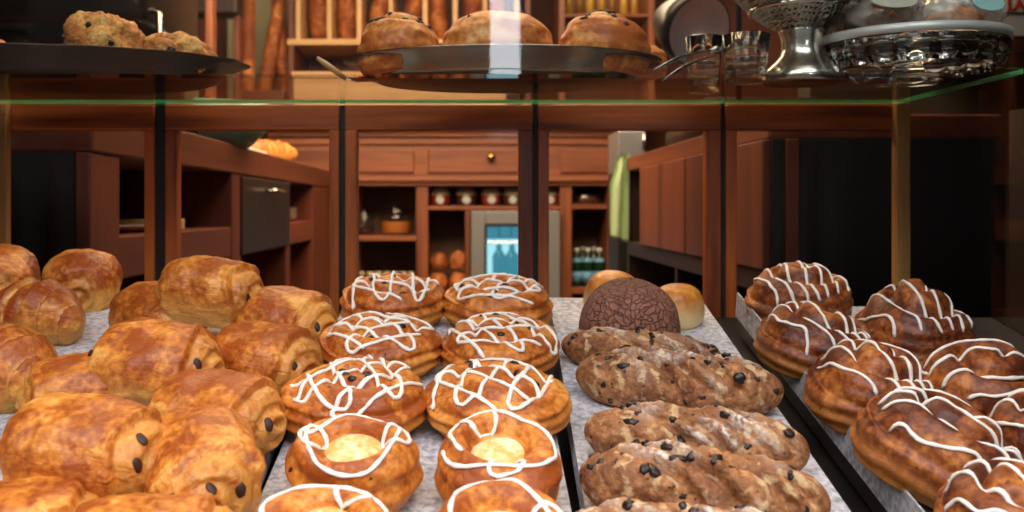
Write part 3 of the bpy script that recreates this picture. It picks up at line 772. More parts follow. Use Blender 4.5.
swirl(1048, 440, .036, .0440, .050, 78, 'dark iced cinnamon swirl mostly outside the frame, behind the corner one', 0, (0, 0), .2, .6, 5)

exec_upper = True
# ------------------------------------------------------------------ things on the glass shelf
def oval_platter(name, c, a, bb, rimh, label, mat, rot=0, rim=.014, wav=.0):
    """shallow oval metal platter: flat foot, flared wavy rim"""
    bm = B(); n_ = 72
    prof = [(0, .0006), (.86, .0), (.93, .004), (1.0, rimh-.002), (1.0+rim/a*1.2, rimh), (1.0+rim/a*1.25, rimh+.0015), (1.0+rim/a, rimh+.002), (.985, rimh), (.92, .006), (.85, .0022), (0, .0024)]
    R = Matrix.Rotation(rot, 4, 'Z')
    lathe(bm, prof, c, n_, a, bb, R, (lambda k, t: wav*math.sin(t*14) if 2 < k < 8 else 0))
    o = obj(name, bm, mat, None, True); o.location = o.location
    return tag(o, label, 'platter')
oval_platter('oval_platter', (PX(502, .99), .99, SH1), .157, .100, .022, 'oval silver platter with three sweet buns, in the middle of the glass shelf', flat_mat('tarnished_silver', '#8b8478', .22, 1))
oval_platter('oval_platter', (PX(62, .99), .99, SH1), .182, .104, .022, 'large dark pewter platter holding the scones on the glass shelf', M['pewter'], math.radians(5), .016, .012)

def on_shelf(name, me, mat, px, py_base, Y, label, cat, group=None, yaw=0, z=None, tilt=(0, 0)):
    o = single(name, me, mat, label, cat, group); o.location = (PX(px, Y), Y, PZ(py_base, Y) if z is None else z); o.rotation_euler = (math.radians(tilt[0]), math.radians(tilt[1]), math.radians(yaw)); return o
zp = SH1+.0035
sb = 'sweet buns on the silver platter'
def chips(o, me, R, n_, seed, size=.0045):
    ORI = o.rotation_euler.z
    rnd = random.Random(seed); t = bvh(me); it = []
    for k in range(n_):
        q = rnd.uniform(-.95*PI, -.05*PI)-ORI; rr = rnd.uniform(0, .8)*R
        hit = t.ray_cast(Vector((rr*math.cos(q), rr*math.sin(q), .3)), Vector((0, 0, -1)))
        if hit[0]: it.append((hit[0]-hit[1]*.001, (size*rnd.uniform(.7, 1.3), size*rnd.uniform(.6, 1), .0028), hit[1]))
    add_pieces('chocolate_piece', M['choc'], o, it)
me = danish_mesh(.046, .058, 81, 2.0, .10, tall=.12); o = on_shelf('sweet_bun', me, M['bigbun'], 399, 0, .965, 'sweet bun with chocolate on top at the wooden handle end of the silver platter', 'bun', sb, 20, zp); chips(o, me, .046, 24, 5)
me = danish_mesh(.058, .066, 82, 1.2, .03); o = on_shelf('sweet_bun', me, M['bigbun'], 498, 0, .965, 'big plain smooth bun in the middle of the silver platter', 'bun', sb, 0, zp); chips(o, me, .058, 2, 8, .0025)
me = danish_mesh(.049, .060, 83, 2.0, .08, tall=.10); o = on_shelf('sweet_bun', me, M['bigbun'], 602, 0, .965, 'sweet bun with chocolate on top at the tongs end of the silver platter', 'bun', sb, 70, zp); chips(o, me, .049, 24, 9)
me = danish_mesh(.026, .036, 84, 2.0, .08); o = on_shelf('sweet_bun', me, M['bigbun'], 645, 0, 1.02, 'small bun with one dark spot behind the tongs on the silver platter', 'bun', sb, 0, zp+.006); chips(o, me, .026, 1, 3, .006)
me = danish_mesh(.030, .044, 85, 2.0, .08); o = on_shelf('sweet_bun', me, M['snail'], 444, 0, 1.02, 'small dark bun showing in the gap behind the plain smooth bun', 'bun', sb, 0, zp)
sc_ = 'scones on the pewter platter'
me = lump_mesh(.043, .068, 86, 1.0, .30); o = on_shelf('scone', me, M['scone'], 104, 0, .965, 'tall craggy fruit scone with a dark burst of currants', 'scone', sc_, 0, zp); 
t_ = bvh(me); it_ = []
for an, z_ in ((188, .030), (196, .041), (203, .027), (200, .034), (212, .033), (216, .022), (262, .050), (300, .030)):
    an = math.radians(an); h_ = t_.ray_cast(Vector((.2*math.cos(an), .2*math.sin(an), z_)), Vector((-math.cos(an), -math.sin(an), 0)))
    if h_[0]: it_.append((h_[0]-h_[1]*.001, (.0050, .0036, .003), h_[1]))
add_pieces('currant', M['currant'], o, it_)
me = lump_mesh(.040, .048, 87, 1.05, .22); o = on_shelf('scone', me, M['scone'], 176, 0, .985, 'low sugar crusted scone with one dark currant, beside the craggy scone', 'scone', sc_, 0, zp)
t_ = bvh(me); h_ = t_.ray_cast(Vector((.008, -.1, .026)), Vector((0, 1, 0)))
if h_[0]: add_pieces('currant', M['currant'], o, [(h_[0], (.005, .0035, .003), h_[1])])
me = lump_mesh(.030, .030, 88, 1.0, .1); on_shelf('scone', me, M['snail'], 62, 0, 1.03, 'reddish scone dusted white, behind the craggy scone', 'scone', sc_, 0, zp)
me = lump_mesh(.036, .042, 89, 1.0, .08); on_shelf('scone', me, M['bigbun'], -14, 0, .965, 'smooth orange scone at the frame edge of the pewter platter', 'scone', sc_, 0, zp)

# tongs and serving handle
tg = empty('serving_tongs', (PX(690, .93), .93, SH1+.02), 'steel serving tongs leaning from the silver platter to the drinking glasses', 'tongs')
for k, (p0, p1) in enumerate((((653, 71), (712, 50)), ((662, 81), (716, 55)))):
    Yt = .935+.012*k
    q0, q1 = P(p0[0], p0[1], Yt), P(p1[0], p1[1], Yt+.02)
    pts = [q0+(q1-q0)*(i/10)+Vector((0, 0, .004*math.sin(PI*i/10))) for i in range(11)]
    bm = B(); tube(bm, pts, [.0012+.0016*math.sin(PI*min(1, i/7)) for i in range(11)], 8, True, .45); obj('arm', bm, M['steel'], tg, True)
bm = B(); q1 = (P(712, 50, .955)+P(716, 55, .967))/2; tube(bm, [q1+Vector((-.004, 0, .001)), q1+Vector((.004, .002, .004)), q1+Vector((.010, .006, .004))], [.003, .0045, .003], 8, True, .7); obj('hinge', bm, M['steel'], tg, True)
sv = empty('cake_server', P(352, 84, .93), 'pale handled cake server sticking out of the silver platter', 'cake server')
pts = [P(317, 58, .93), P(325, 63.5, .93), P(336, 71.5, .935), P(346, 79, .94)]
bm = B(); tube(bm, pts, [.0022, .0036, .0036, .0026], 8, True, .7); obj('handle', bm, M['pineX'], sv, True)
bm = B(); tube(bm, [P(345, 78, .94), P(356, 80, .955), P(380, 77, .97)], [.0022, .0035, .006], 8, True, .25); obj('blade', bm, M['steel'], sv, True)

# drinking glasses
def tumbler(px, Y, r, h, label):
    c = (PX(px, Y), Y, SH1)
    rip = lambda k, t: .035*math.cos(t*10)
    bm = B(); lathe(bm, [(0, .0003), (r*.80, .0003), (r*.84, .004), (r*.9, h*.5), (r, h), (r*.95, h+.0006), (r*.86, h*.5), (r*.78, .008), (0, .007)], c, 40, 1, 1, None, rip)
    return tag(obj('drinking_glass', bm, M['tumbler'], None, True), label, 'drinking glass', 'drinking glasses')
tumbler(704, 1.07, .0215, .066, 'clear tumbler standing at the back shelf edge below the tongs')
tumbler(746, .985, .0255, .052, 'clear tumbler standing next to the foot of the pierced silver bowl')

# pierced pedestal bowl
YB = .985; cb = (PX(803, YB), YB, SH1)
bw = empty('pedestal_bowl', cb, 'silver pedestal bowl with a pierced flaring bowl on a waisted foot', 'bowl')
bm = B(); lathe(bm, [(0, .001), (.042, 0), (.043, .003), (.042, .008), (.038, .015), (.030, .022), (.0245, .028), (.0225, .036), (.0225, .046), (.025, .054), (.026, .058), (0, .058)], cb, 48); obj('foot', bm, flat_mat('soft_silver', '#d6d2c6', .24, 1), bw, True)
def pierced():
    m, nt, b_ = new_mat('pierced_silver'); N = nt.nodes; L = nt.links
    b_.inputs['Base Color'].default_value = lin('#b9b3a6'); b_.inputs['Metallic'].default_value = 1; b_.inputs['Roughness'].default_value = .25
    t = N.new('ShaderNodeTexCoord'); v = N.new('ShaderNodeTexVoronoi'); v.inputs['Scale'].default_value = 210; v.inputs['Randomness'].default_value = .25
    L.new(t.outputs['Object'], v.inputs['Vector'])
    r = N.new('ShaderNodeValToRGB'); r.color_ramp.elements[0].position = .28; r.color_ramp.elements[0].color = (.012, .010, .008, 1); r.color_ramp.elements[1].position = .36; r.color_ramp.elements[1].color = lin('#b9b3a6')
    L.new(v.outputs['Distance'], r.inputs[0]); L.new(r.outputs[0], b_.inputs['Base Color'])
    bp = N.new('ShaderNodeBump'); bp.inputs['Strength'].default_value = .6; bp.inputs['Distance'].default_value = .002; L.new(v.outputs['Distance'], bp.inputs['Height']); L.new(bp.outputs[0], b_.inputs['Normal'])
    return m
bm = B(); lathe(bm, [(0, .058), (.026, .058), (.041, .066), (.056, .078), (.070, .094), (.084, .113), (.096, .135), (.099, .136), (.082, .111), (.067, .096), (.053, .081), (.036, .070), (0, .066)], cb, 72); obj('bowl', bm, pierced(), bw, True)
bm = B(); lathe(bm, [(.0535, .0765), (.0565, .0755), (.0585, .080), (.0555, .081)], cb, 72, 1, 1, None, lambda k, t: .012*math.cos(t*48), cap=False); obj('beaded_band', bm, M['silver'], bw, True)

# glass cake stand with steel band
YC = .985; cs = (PX(908, YC), YC, SH1)
ck = empty('cake_stand', cs, 'fluted glass cake stand with a steel band round its plate, at the shelf end', 'cake stand')
bm = B(); lathe(bm, [(0, .0004), (.040, .0004), (.044, .003), (.030, .007), (.016, .014), (.014, .020), (.030, .026), (.060, .031), (.094, .041), (.096, .043), (.094, .045), (.05, .040), (0, .038)], cs, 80, 1, 1, None, lambda k, t: (.02*math.cos(t*26) if k in (6, 7) else 0))
obj('glass_plate', bm, M['tumbler'], ck, True)
bm = B(); lathe(bm, [(.0955, .037), (.092, .026), (.088, .0125), (.0905, .0125), (.095, .028), (.0975, .038), (.0955, .037)], cs, 120, 1, 1, None, lambda k, t: (.03*math.cos(t*24) if k in (1, 2, 3, 4) else 0), cap=False); obj('fluted_skirt', bm, M['tumbler'], ck, True)
bm = B(); lathe(bm, [(.0965, .0395), (.0985, .0395), (.0992, .0485), (.0965, .0485), (.0965, .0395)], cs, 90, cap=False); obj('steel_band', bm, M['satin'], ck, True)
zc = SH1+.0465
for k, (px, Y, R, sd, lb) in enumerate(((873, .985, .036, 91, 'pastry inside the cellophane bag nearest the pierced bowl'), (955, .985, .036, 92, 'pastry inside the cellophane bag bearing the blue sticker'))):
    me = lump_mesh(R*.8, .034, sd, 1.0, .12); on_shelf('wrapped_pastry', me, M['bigbun'], px, 0, Y, lb, 'pastry', 'wrapped pastries on the cake stand', 0, zc+.002)
    bg_ = empty('cellophane_bag', (PX(px, Y), Y, zc), ('crumpled cellophane bag with a printed paper strip, beside the pierced bowl', 'crumpled cellophane bag with a round pale blue sticker')[k], 'bag', 'wrapped pastries on the cake stand')
    nu, nv = 40, 56; rows = []
    for i in range(nu+1):
        u = PI*i/nu; row = []
        for j in range(nv):
            th = 2*PI*j/nv; d = Vector((math.sin(u)*math.cos(th), math.sin(u)*math.sin(th), math.cos(u)))
            o_ = 1+.16*noise.noise(d*3+Vector((sd, 0, 0)))+.16*abs(noise.noise(d*6.5+Vector((sd, 2, 0))))
            row.append(Vector((d.x*R*1.25*o_, d.y*R*1.25*o_, flatbot(d.z*.040*o_, .040, .62))))
        rows.append(row)
    f_ = link_mesh('film', make_mesh('film', rows), M['film'], bg_)
    tt = bvh(f_.data)
    for q in ([(0, -.022, .031, .024, .010, '#d9d3bd')] if k == 0 else [(.009, -.02, .030, .0165, .0125, '#a9d6d4')]):
        hit = tt.ray_cast(Vector((q[0], -.15, q[2])), Vector((0, 1, 0)))
        pp = hit[0] if hit[0] else Vector((q[0], -.035, q[2]))
        bm = B(); nr_ = Vector((0, -.85, .5)).normalized(); RM = Matrix.Translation(pp+nr_*.003) @ nr_.to_track_quat('Z', 'Y').to_matrix().to_4x4()
        lathe(bm, [(0, .0004), (.98, .0004), (1, 0), (0, -.0002)], (0, 0, 0), 36, q[3], q[4]); bmesh.ops.transform(bm, verts=bm.verts, matrix=RM)
        me = bpy.data.meshes.new('sticker'); bm.to_mesh(me); bm.free(); s_ = link_mesh('sticker' if k else 'paper_strip', me, flat_mat('sticker_paper', q[5], .5), bg_); s_['label'] = 'pale blue round sticker' if k else 'printed paper strip'

# ------------------------------------------------------------------ left counter (front face x=XL)
XL = -.55; CT, CB_ = E+.15, E+.082
def yl(px): return F*-XL/(CX-px)
lc = empty('wooden_counter', (-.95, 2.5, 0), 'long reddish wooden counter with open compartments running along the left side', 'counter')
Y0, Y1 = yl(90), yl(331); XB = -1.35
bm = B(); box(bm, XB, XL+.004, Y0, Y1, CB_, CT, .004); obj('worktop', bm, M['counterY'], lc)
bm = B(); box(bm, XB, XB+.02, Y0, Y1, 0, CB_); obj('back_panel', bm, M['counterY'], lc)
for (a, c) in ((yl(90), yl(120)), (yl(232), yl(241)), (yl(286), yl(290)), (yl(313), yl(331))):
    bm = B(); box(bm, XB+.02, XL, a, c, 0, CB_, .003); obj('upright', bm, M['counterZ'], lc)
for z0, z1 in ((-.115, -.045), (-.42, -.36), (-.75, -.7)):
    bm = B(); box(bm, XB+.02, XL-.003, yl(120), yl(313), E+z0, E+z1, .003); obj('shelf_board', bm, M['counterY'], lc)
bm = B(); box(bm, XB, XL-.02, Y0-.012, Y0, 0, CB_); obj('end_panel', bm, M['shadow'], lc)  # near black colour stands for the unlit end of the counter
bm = B(); box(bm, XL-.02, XL+.006, yl(240), yl(288), E-.115, E+.078, .003); dd = obj('door', bm, M['black'], lc); dd['label'] = 'black cupboard door'
bm = B(); ym = yl(268)
for s in (-.05, .05): tube(bm, [(XL+.004, ym+s, E+.046), (XL+.03, ym+s, E+.046)], .004, 8)
tube(bm, [(XL+.03, ym-.07, E+.046), (XL+.03, ym+.07, E+.046)], .006, 10); obj('handle', bm, M['steel'], dd, True)
# things on and in the counter
for k in range(5):
    Yp = yl(303); bm = B(); z_ = E-.045+.008*k
    lathe(bm, [(0, 0), (.07, 0), (.115, .012), (.117, .014), (.068, .004), (0, .004)], (XL-.13, Yp-.05, z_), 40)
    tag(obj('dinner_plate', bm, flat_mat('stoneware', '#cfc6b2', .4), None, True), 'pale dinner plate in the low stack inside the counter compartment', 'plate', 'plates in the counter compartment')
bm = B(); lathe(bm, [(0, 0), (.09, 0), (.12, .012), (.122, .015), (.085, .005), (0, .005)], (XL-.14, yl(130)+.2, E-.045), 40); tag(obj('dish', bm, flat_mat('white_china', '#d8d4ca', .3), None, True), 'white shallow dish on the shelf of the dark counter compartment nearest us', 'dish')
bm = B(); box(bm, XL-.16, XL-.03, 1.72, 1.86, E-.045, E-.022, .004); tag(obj('folded_napkin_stack', bm, flat_mat('cream_cloth', '#b39a6a', .8)), 'small cream stack of folded napkins on the counter compartment shelf', 'napkins')
bm = B(); lathe(bm, [(0, 0), (.10, 0), (.15, .05), (.155, .10), (.15, .10), (.098, .01), (0, .008)], (PX(211, 2.15)-.02, 2.2, CT), 48); tag(obj('enamel_bowl', bm, flat_mat('teal_enamel', '#93d6c8', .3), None, True), 'teal enamel bowl standing on the wooden counter', 'bowl')
bm = B(); box(bm, -.86, -.60, 2.42, 2.72, CT, CT+.02, .006); tag(obj('serving_board', bm, flat_mat('white_marble', '#ddd8d0', .3)), 'white serving board on the wooden counter beside the teal bowl', 'board')
for k, (px, Y) in enumerate(((261, 3.0), (273, 3.05))):
    me = croissant_mesh(.16, .075, .075, 95+k, .12); o = single('croissant', me, M['pain'], ('golden croissant standing on the far wooden counter, beside the white board', 'golden croissant on the far wooden counter, nearer the dresser')[k], 'croissant', 'croissants on the counter')
    o.location = (PX(px, Y), Y, CT+.003); o.rotation_euler = (0, 0, .9-.5*k)
# espresso machine on the near end
em = empty('espresso_machine', (-.80, 1.95, CT), 'dark espresso machine with chrome fittings on the near end of the wooden counter', 'espresso machine')
bm = B(); box(bm, -1.05, -.62, 1.74, 2.1, E+.36, E+.62, .02, 3); obj('body', bm, flat_mat('dark_bronze', '#4a4036', .32, .8), em, 'auto')
bm = B(); box(bm, -1.05, -.62, 1.98, 2.1, CT, E+.37, .01); obj('back_column', bm, flat_mat('bronze_panel', '#6a553c', .4, .4), em)
bm = B(); box(bm, -1.05, -.62, 1.72, 2.1, CT, CT+.05, .01); obj('drip_tray', bm, M['steel'], em)
for x_ in (-.93, -.75):
    bm = B(); lathe(bm, [(0, 0), (.033, 0), (.035, .004), (.035, .05), (0, .05)], (x_, 1.86, E+.31), 32); obj('group_head', bm, M['steel'], em, True)
    bm = B(); tube(bm, [(x_, 1.85, E+.318), (x_, 1.76, E+.312), (x_+.004, 1.68, E+.306)], [.008, .011, .013], 10); obj('portafilter_handle', bm, M['black'], em, True)
bm = B(); tube(bm, [(-.64, 1.80, E+.40), (-.60, 1.76, E+.38), (-.60, 1.75, E+.28), (-.61, 1.74, E+.24)], .006, 10); obj('steam_wand', bm, M['steel'], em, True)

# ------------------------------------------------------------------ right counter (front face x=XR)
XR = .487; XRB = 1.2
def yr(px): return F*XR/(px-CX)
rc = empty('wooden_cupboard', (.85, 2.1, 0), 'reddish wooden cupboard unit with flat doors along the right side', 'cupboard')
R0, R1 = yr(771), yr(627)
bm = B(); box(bm, XR-.004, .858, R0, R1, E+.11, CT, .004); obj('worktop', bm, M['counterY'], rc)
bm = B(); box(bm, XRB-.36, XRB-.345, R0+.02, 2.24, 0, E+.11); obj('back_panel', bm, M['darkwoodY'], rc)
bm = B(); box(bm, XR, .845, yr(644)-.0, yr(641)+.0, E-.1, E+.11, .002); obj('upright', bm, M['counterZ'], rc)
bm = B(); box(bm, XR, .845, R1-.03, R1, 0, E+.11, .002); obj('upright', bm, M['darkwoodZ'], rc)
bm = B(); box(bm, XR-.002, .845, R0+.012, R1-.03, E-.14, E-.10, .003); obj('shelf_board', bm, M['darkwoodY'], rc)
bm = B(); box(bm, XR-.002, .845, R0+.012, R1-.03, E-.55, E-.50, .003); obj('shelf_board', bm, M['darkwoodY'], rc)
for p0, p1 in ((690, 644), (735.5, 691), (770, 736.5)):
    bm = B(); box(bm, XR-.012, XR+.008, yr(p0)+.0006, yr(p1)-.0006, E-.10, E+.11, .003); obj('door', bm, M['counterZ'], rc)
for p in (676, 706, 735):
    bm = B(); box(bm, XR, .845, yr(p)-.01, yr(p)+.01, E-.50, E-.14, .002); obj('divider', bm, M['darkwoodZ'], rc)
bm = B(); box(bm, XR, PX(784, R0), R0-.005, R0+.01, 0, E+.11, .001); box(bm, PX(797, R0), .86, R0-.003, R0+.01, 0, E+.11, .001); obj('end_panel', bm, M['shadow'], rc)  # shadow beside the post and in the opening, put into the panel colour
bm = B(); box(bm, PX(784, R0), PX(797, R0), R0-.01, R0+.012, 0, E+.11, .002); obj('end_post', bm, M['counterZ'], rc)
# plates in the cupboard
pc = flat_mat('cream_china', '#cfc8b8', .4)
for k in range(6):
    bm = B(); lathe(bm, [(0, 0), (.06, 0), (.10, .012), (.102, .014), (.058, .004), (0, .004)], (XR+.115, 2.58, E-.0995+.018*k), 40); tag(obj('side_plate', bm, pc, None, True), 'cream plate in the stack beside the hanging green towel', 'plate', 'plates in the upper cupboard opening')
for k in range(6):
    bm = B(); lathe(bm, [(0, 0), (.06, 0), (.10, .012), (.102, .014), (.058, .004), (0, .004)], (XR+.12, 2.42, E-.4995+.013*k+.16), 40); tag(obj('side_plate', bm, pc, None, True), 'cream plate in the lower stack under the cupboard doors', 'plate', 'plates in the lower cupboard opening')
bm = B(); box(bm, XR+.03, XR+.22, 2.32, 2.52, E-.5, E-.342, .004); tag(obj('wooden_crate', bm, M['darkwoodX']), 'dark wooden crate under the lower stack of plates', 'crate')
# green towel over the far end of the cupboard
tw = B(); Yt = R1-.005; nx, nz_ = 14, 26; rows = []
for j in range(nz_+1):
    v = j/nz_; z = PZ(155, Yt)-v*(PZ(155, Yt)-PZ(236, Yt)); row = []
    for i in range(nx+1):
        u = i/nx; w0 = 608+6*(1-sst(0, .35, v)); w1 = 628-2*v
        x = PX(w0+(w1-w0)*u, Yt) ; y = Yt-.03+.012*math.sin(u*9+v*1.5)*(1-.3*v)-.01*v
        row.append(tw.verts.new((x, y, z-.018*u*v+(.012*math.sin(PI*u) if j == 0 else 0)-.02*(1-v)*(1-u))))
    rows.append(row)
for a, c in zip(rows, rows[1:]):
    for i in range(nx): tw.faces.new((a[i], a[i+1], c[i+1], c[i]))
bmesh.ops.solidify(tw, geom=tw.faces[:], thickness=.006)
tag(obj('tea_towel', tw, flat_mat('green_cotton', '#d3ecc0', .85, 0, 0, .5, 90), None, True), 'pale green tea towel hanging over the far corner of the wooden cupboard', 'towel')
# steel cabinet unit behind the cupboard
su = empty('kitchen_unit', (PX(631, 2.95), 3.0, 0), 'square brushed steel unit standing behind the end of the wooden cupboard', 'kitchen unit')
bm = B(); box(bm, PX(618, 2.9), PX(646, 2.9), 2.9, 3.1, 0, E+.11, .006); obj('body', bm, M['shadow'], su)  # lower body coloured near black for the shade behind the cupboard
bm = B(); box(bm, PX(618, 2.9), PX(646, 2.9), 2.9, 3.1, E+.11, E+.25, .006); obj('tank', bm, flat_mat('dull_steel', '#8d8f90', .4, .5), su)['label'] = 'brushed steel top'
bm = B(); tube(bm, [(PX(644, 2.88), 2.875, PZ(134, 2.88)), (PX(644, 2.88), 2.875, PZ(150, 2.88))], .006, 8); obj('handle', bm, M['steel'], su, True)
# coffee grinder on the cupboard top (dark, low)
cg = empty('sandwich_press', (.62, 2.2, CT), 'low black sandwich press with a chrome handle on the wooden cupboard', 'sandwich press')
bm = B(); box(bm, .53, .80, 2.02, 2.4, CT+.012, CT+.055, .012); box(bm, .53, .80, 2.02, 2.4, CT+.058, CT+.10, .015); obj('body', bm, M['black'], cg, 'auto')
bm = B(); tube(bm, [(.52, 2.08, CT+.07), (.485, 2.09, CT+.072), (.485, 2.33, CT+.072), (.52, 2.34, CT+.07)], .007, 8); obj('handle', bm, M['steel'], cg, True)
for x_, y_ in ((.55, 2.05), (.78, 2.05), (.55, 2.37), (.78, 2.37)):
    bm = B(); lathe(bm, [(0, 0), (.012, 0), (.012, .013), (0, .013)], (x_, y_, CT), 14); obj('foot', bm, M['black'], cg)

# task lamp with black shade and steel inside
YL = 1.72
tl = empty('task_lamp', (PX(742, YL)+.03, YL+.12, CT), 'lamp with a black shade and shiny steel inside, above the tumblers', 'lamp')
bm = B(); lathe(bm, [(0, 0), (.06, 0), (.06, .008), (.012, .016), (0, .016)], tl.location, 32); obj('base', bm, M['black'], tl, True)
pb = Vector(tl.location); hd = P(690, -12, YL+.10)
bm = B(); tube(bm, [pb+Vector((0, 0, .012)), pb+Vector((0, 0, .36)), pb+Vector((-.02, 0, .43)), hd+Vector((.03, .01, .03)), hd], .006, 10); obj('arm', bm, M['black'], tl, True)
ax_ = Vector((.30, -.82, -.34)).normalized(); cc = P(700, 31, YL)
RM = Matrix.Translation(cc) @ ax_.to_track_quat('Z', 'Y').to_matrix().to_4x4()
bm = B(); lathe(bm, [(.0, -.13), (.030, -.128), (.045, -.10), (.066, -.04), (.068, 0), (.0660, 0), (.063, -.04), (.042, -.096), (0, -.11)], (0, 0, 0), 40); bmesh.ops.transform(bm, verts=bm.verts, matrix=RM); obj('shade', bm, M['black'], tl, True)
bm = B(); lathe(bm, [(0, -.055), (.026, -.053), (.0485, -.03), (.0655, -.001), (.064, -.001), (.047, -.027), (.024, -.049), (0, -.051)], (0, 0, 0), 40); bmesh.ops.transform(bm, verts=bm.verts, matrix=RM); q = obj('reflector', bm, flat_mat('bright_steel', '#ecece8', .45, .3), tl, True); q['label'] = 'shiny steel inside'

# grey wall cabinet with its red and white sign
Yg = 2.06
gc = empty('grey_wall_cabinet', (PX(1040, Yg), Yg+.1, PZ(38, Yg)), 'plain grey metal cabinet hung on the dark wall in the top corner', 'cabinet')
bm = B(); box(bm, PX(958, Yg), PX(1130, Yg), Yg, 2.248, PZ(38, Yg), PZ(-90, Yg), .006); obj('body', bm, flat_mat('grey_paint', '#bfc9da', .45), gc)
bm = B(); box(bm, PX(958, Yg), PX(1130, Yg), Yg-.004, Yg, PZ(39.5, Yg), PZ(36.5, Yg), .001); obj('bottom_edge', bm, M['black'], gc)
sg = empty('sign', P(1026, 13, Yg), 'small white sign with red capital letters on the grey cabinet', 'sign')
bm = B(); box(bm, PX(1003, Yg), PX(1062, Yg), Yg-.004, Yg, PZ(12.5, Yg), PZ(-14, Yg), .003); obj('plate', bm, flat_mat('white_enamel', '#e4e2de', .4), sg, 'auto')
cu = bpy.data.curves.new('lettering', 'FONT'); cu.body = 'LAS'; cu.size = 15.5*Yg/F; cu.extrude = .0006; cu.space_character = .95; cu.offset = .0016
tmp = bpy.data.objects.new('tmp_text', cu); COL.objects.link(tmp); bpy.context.view_layer.update()
me = bpy.data.meshes.new_from_object(tmp.evaluated_get(bpy.context.evaluated_depsgraph_get())); bpy.data.objects.remove(tmp); me.name = 'lettering'; me.materials.clear()
lt = link_mesh('lettering', me, flat_mat('red_paint', '#c4202c', .5), sg); lt.rotation_euler = (PI/2, 0, 0); lt.location = Vector((PX(1006, Yg), Yg-.0046, PZ(10.5, Yg)))-sg.location; lt['label'] = 'red capital letters'

# ------------------------------------------------------------------ back dresser
YBK = 4.2
def bx(px): return PX(px, YBK)
def bz(py): return PZ(py, YBK)
ds = empty('dresser', (bx(480), YBK+.2, 0), 'large wooden wall dresser with a drawer row above open shelves', 'dresser')
D0, D1, DD = bx(268), bx(640), YBK+.34
bm = B(); box(bm, D0, D1, YBK-.05, DD, bz(133), bz(128), .008); box(bm, D0, D1, YBK-.03, DD, bz(137.5), bz(133), .006); box(bm, D0, D1, YBK-.012, DD, bz(145), bz(137.5), .006); obj('cornice', bm, M['dresserX'], ds)
bm = B(); box(bm, D0, D1, YBK, DD, bz(178), bz(145), .004); obj('drawer_rail', bm, M['dresserX'], ds)
bm = B(); box(bm, D0, D1, YBK-.03, DD, bz(182), bz(177.5), .006); box(bm, D0, D1, YBK-.012, DD, bz(186), bz(182), .004); obj('lower_moulding', bm, M['dresserX'], ds)
for k, (p0, p1) in enumerate(((285, 350), (358, 414), (428, 547), (560, 615))):
    bm = B(); box(bm, bx(p0), bx(p1), YBK-.014, YBK, bz(173), bz(149), .006); d_ = obj('drawer', bm, M['dresserX'], ds)
    bm = B(); kx = bx(491 if k == 2 else (p0+p1)/2)
    lathe(bm, [(0, 0), (.010, .002), (.008, .012), (.019, .02), (.018, .03), (0, .034)], (0, 0, 0), 20); bmesh.ops.transform(bm, verts=bm.verts, matrix=Matrix.Translation((kx, YBK-.013, bz(157.5))) @ Matrix.Rotation(PI/2, 4, 'X'))
    if k in (2,): obj('knob', bm, M['brass'], d_, True)
    else: bm.free()
for p0, p1 in ((268, 285), (345, 357), (416, 428), (560, 572), (608, 622)):
    bm = B(); box(bm, bx(p0), bx(p1), YBK, DD, 0, bz(186), .004); obj('post', bm, M['dresserZ'], ds)
for p0, p1, a, c, dp in ((357, 416, 236, 241, 0), (357, 416, 292, 297, 0), (428, 560, 206, 210, 0), (428, 470, 292, 298, 0), (572, 608, 204, 209, 0), (572, 608, 288, 294, 0)):
    bm = B(); box(bm, bx(p0), bx(p1), YBK+.005, DD-.02, bz(c), bz(a), .003); obj('shelf_board', bm, M['dresserX'], ds)
bm = B(); box(bm, D0, D1, DD-.02, DD, 0, bz(186)); obj('back_panel', bm, plaster('dresser_back', '#5b4234', '#6e5240', 9), ds)
bm = B(); box(bm, bx(465), bx(470), YBK+.01, DD-.02, 0, bz(210), .003); obj('divider', bm, M['dresserZ'], ds)
# jars
def jar(px, zbase, Y, r, h, label, fill, lid, group, fillh=.6):
    root = empty('storage_jar', (PX(px, Y), Y, zbase), label, 'jar', group); c = root.location
    bm = B(); lathe(bm, [(0, .001), (r*.9, .001), (r, .01), (r, h*.7), (r*.72, h*.86), (r*.74, h*.9), (r*.70, h*.9), (r*.68, h*.86), (r*.95, h*.69), (r*.95, .012), (0, .008)], c, 28); obj('glass', bm, M['jarglass'], root, True)
    bm = B(); lathe(bm, [(0, .012), (r*.92, .012), (r*.92, h*fillh), (0, h*fillh)], c, 24); obj('contents', bm, fill, root)
    bm = B(); lathe(bm, [(0, h*.9), (r*.82, h*.89), (r*.84, h*.93), (r*.7, h), (0, h*1.02)], c, 24); obj('lid', bm, lid, root, True)
oj = flat_mat('orange_preserve', '#c8742c', .5); dj = flat_mat('dark_preserve', '#4a2418', .4); cl = flat_mat('cream_cloth_lid', '#cdbd93', .8); clr = thin_glass('glass_lid', (.9, .92, .9, 1)); rj = flat_mat('red_preserve', '#8c2a1e', .4)
jar(396, bz(236), YBK+.14, .078, .145, 'wide glass jar of orange preserve on the dresser shelf', oj, clr, None, .45)
jar(364, bz(236), YBK+.14, .050, .125, 'narrower glass jar with dark contents beside the wide orange jar', dj, clr, None, .3)
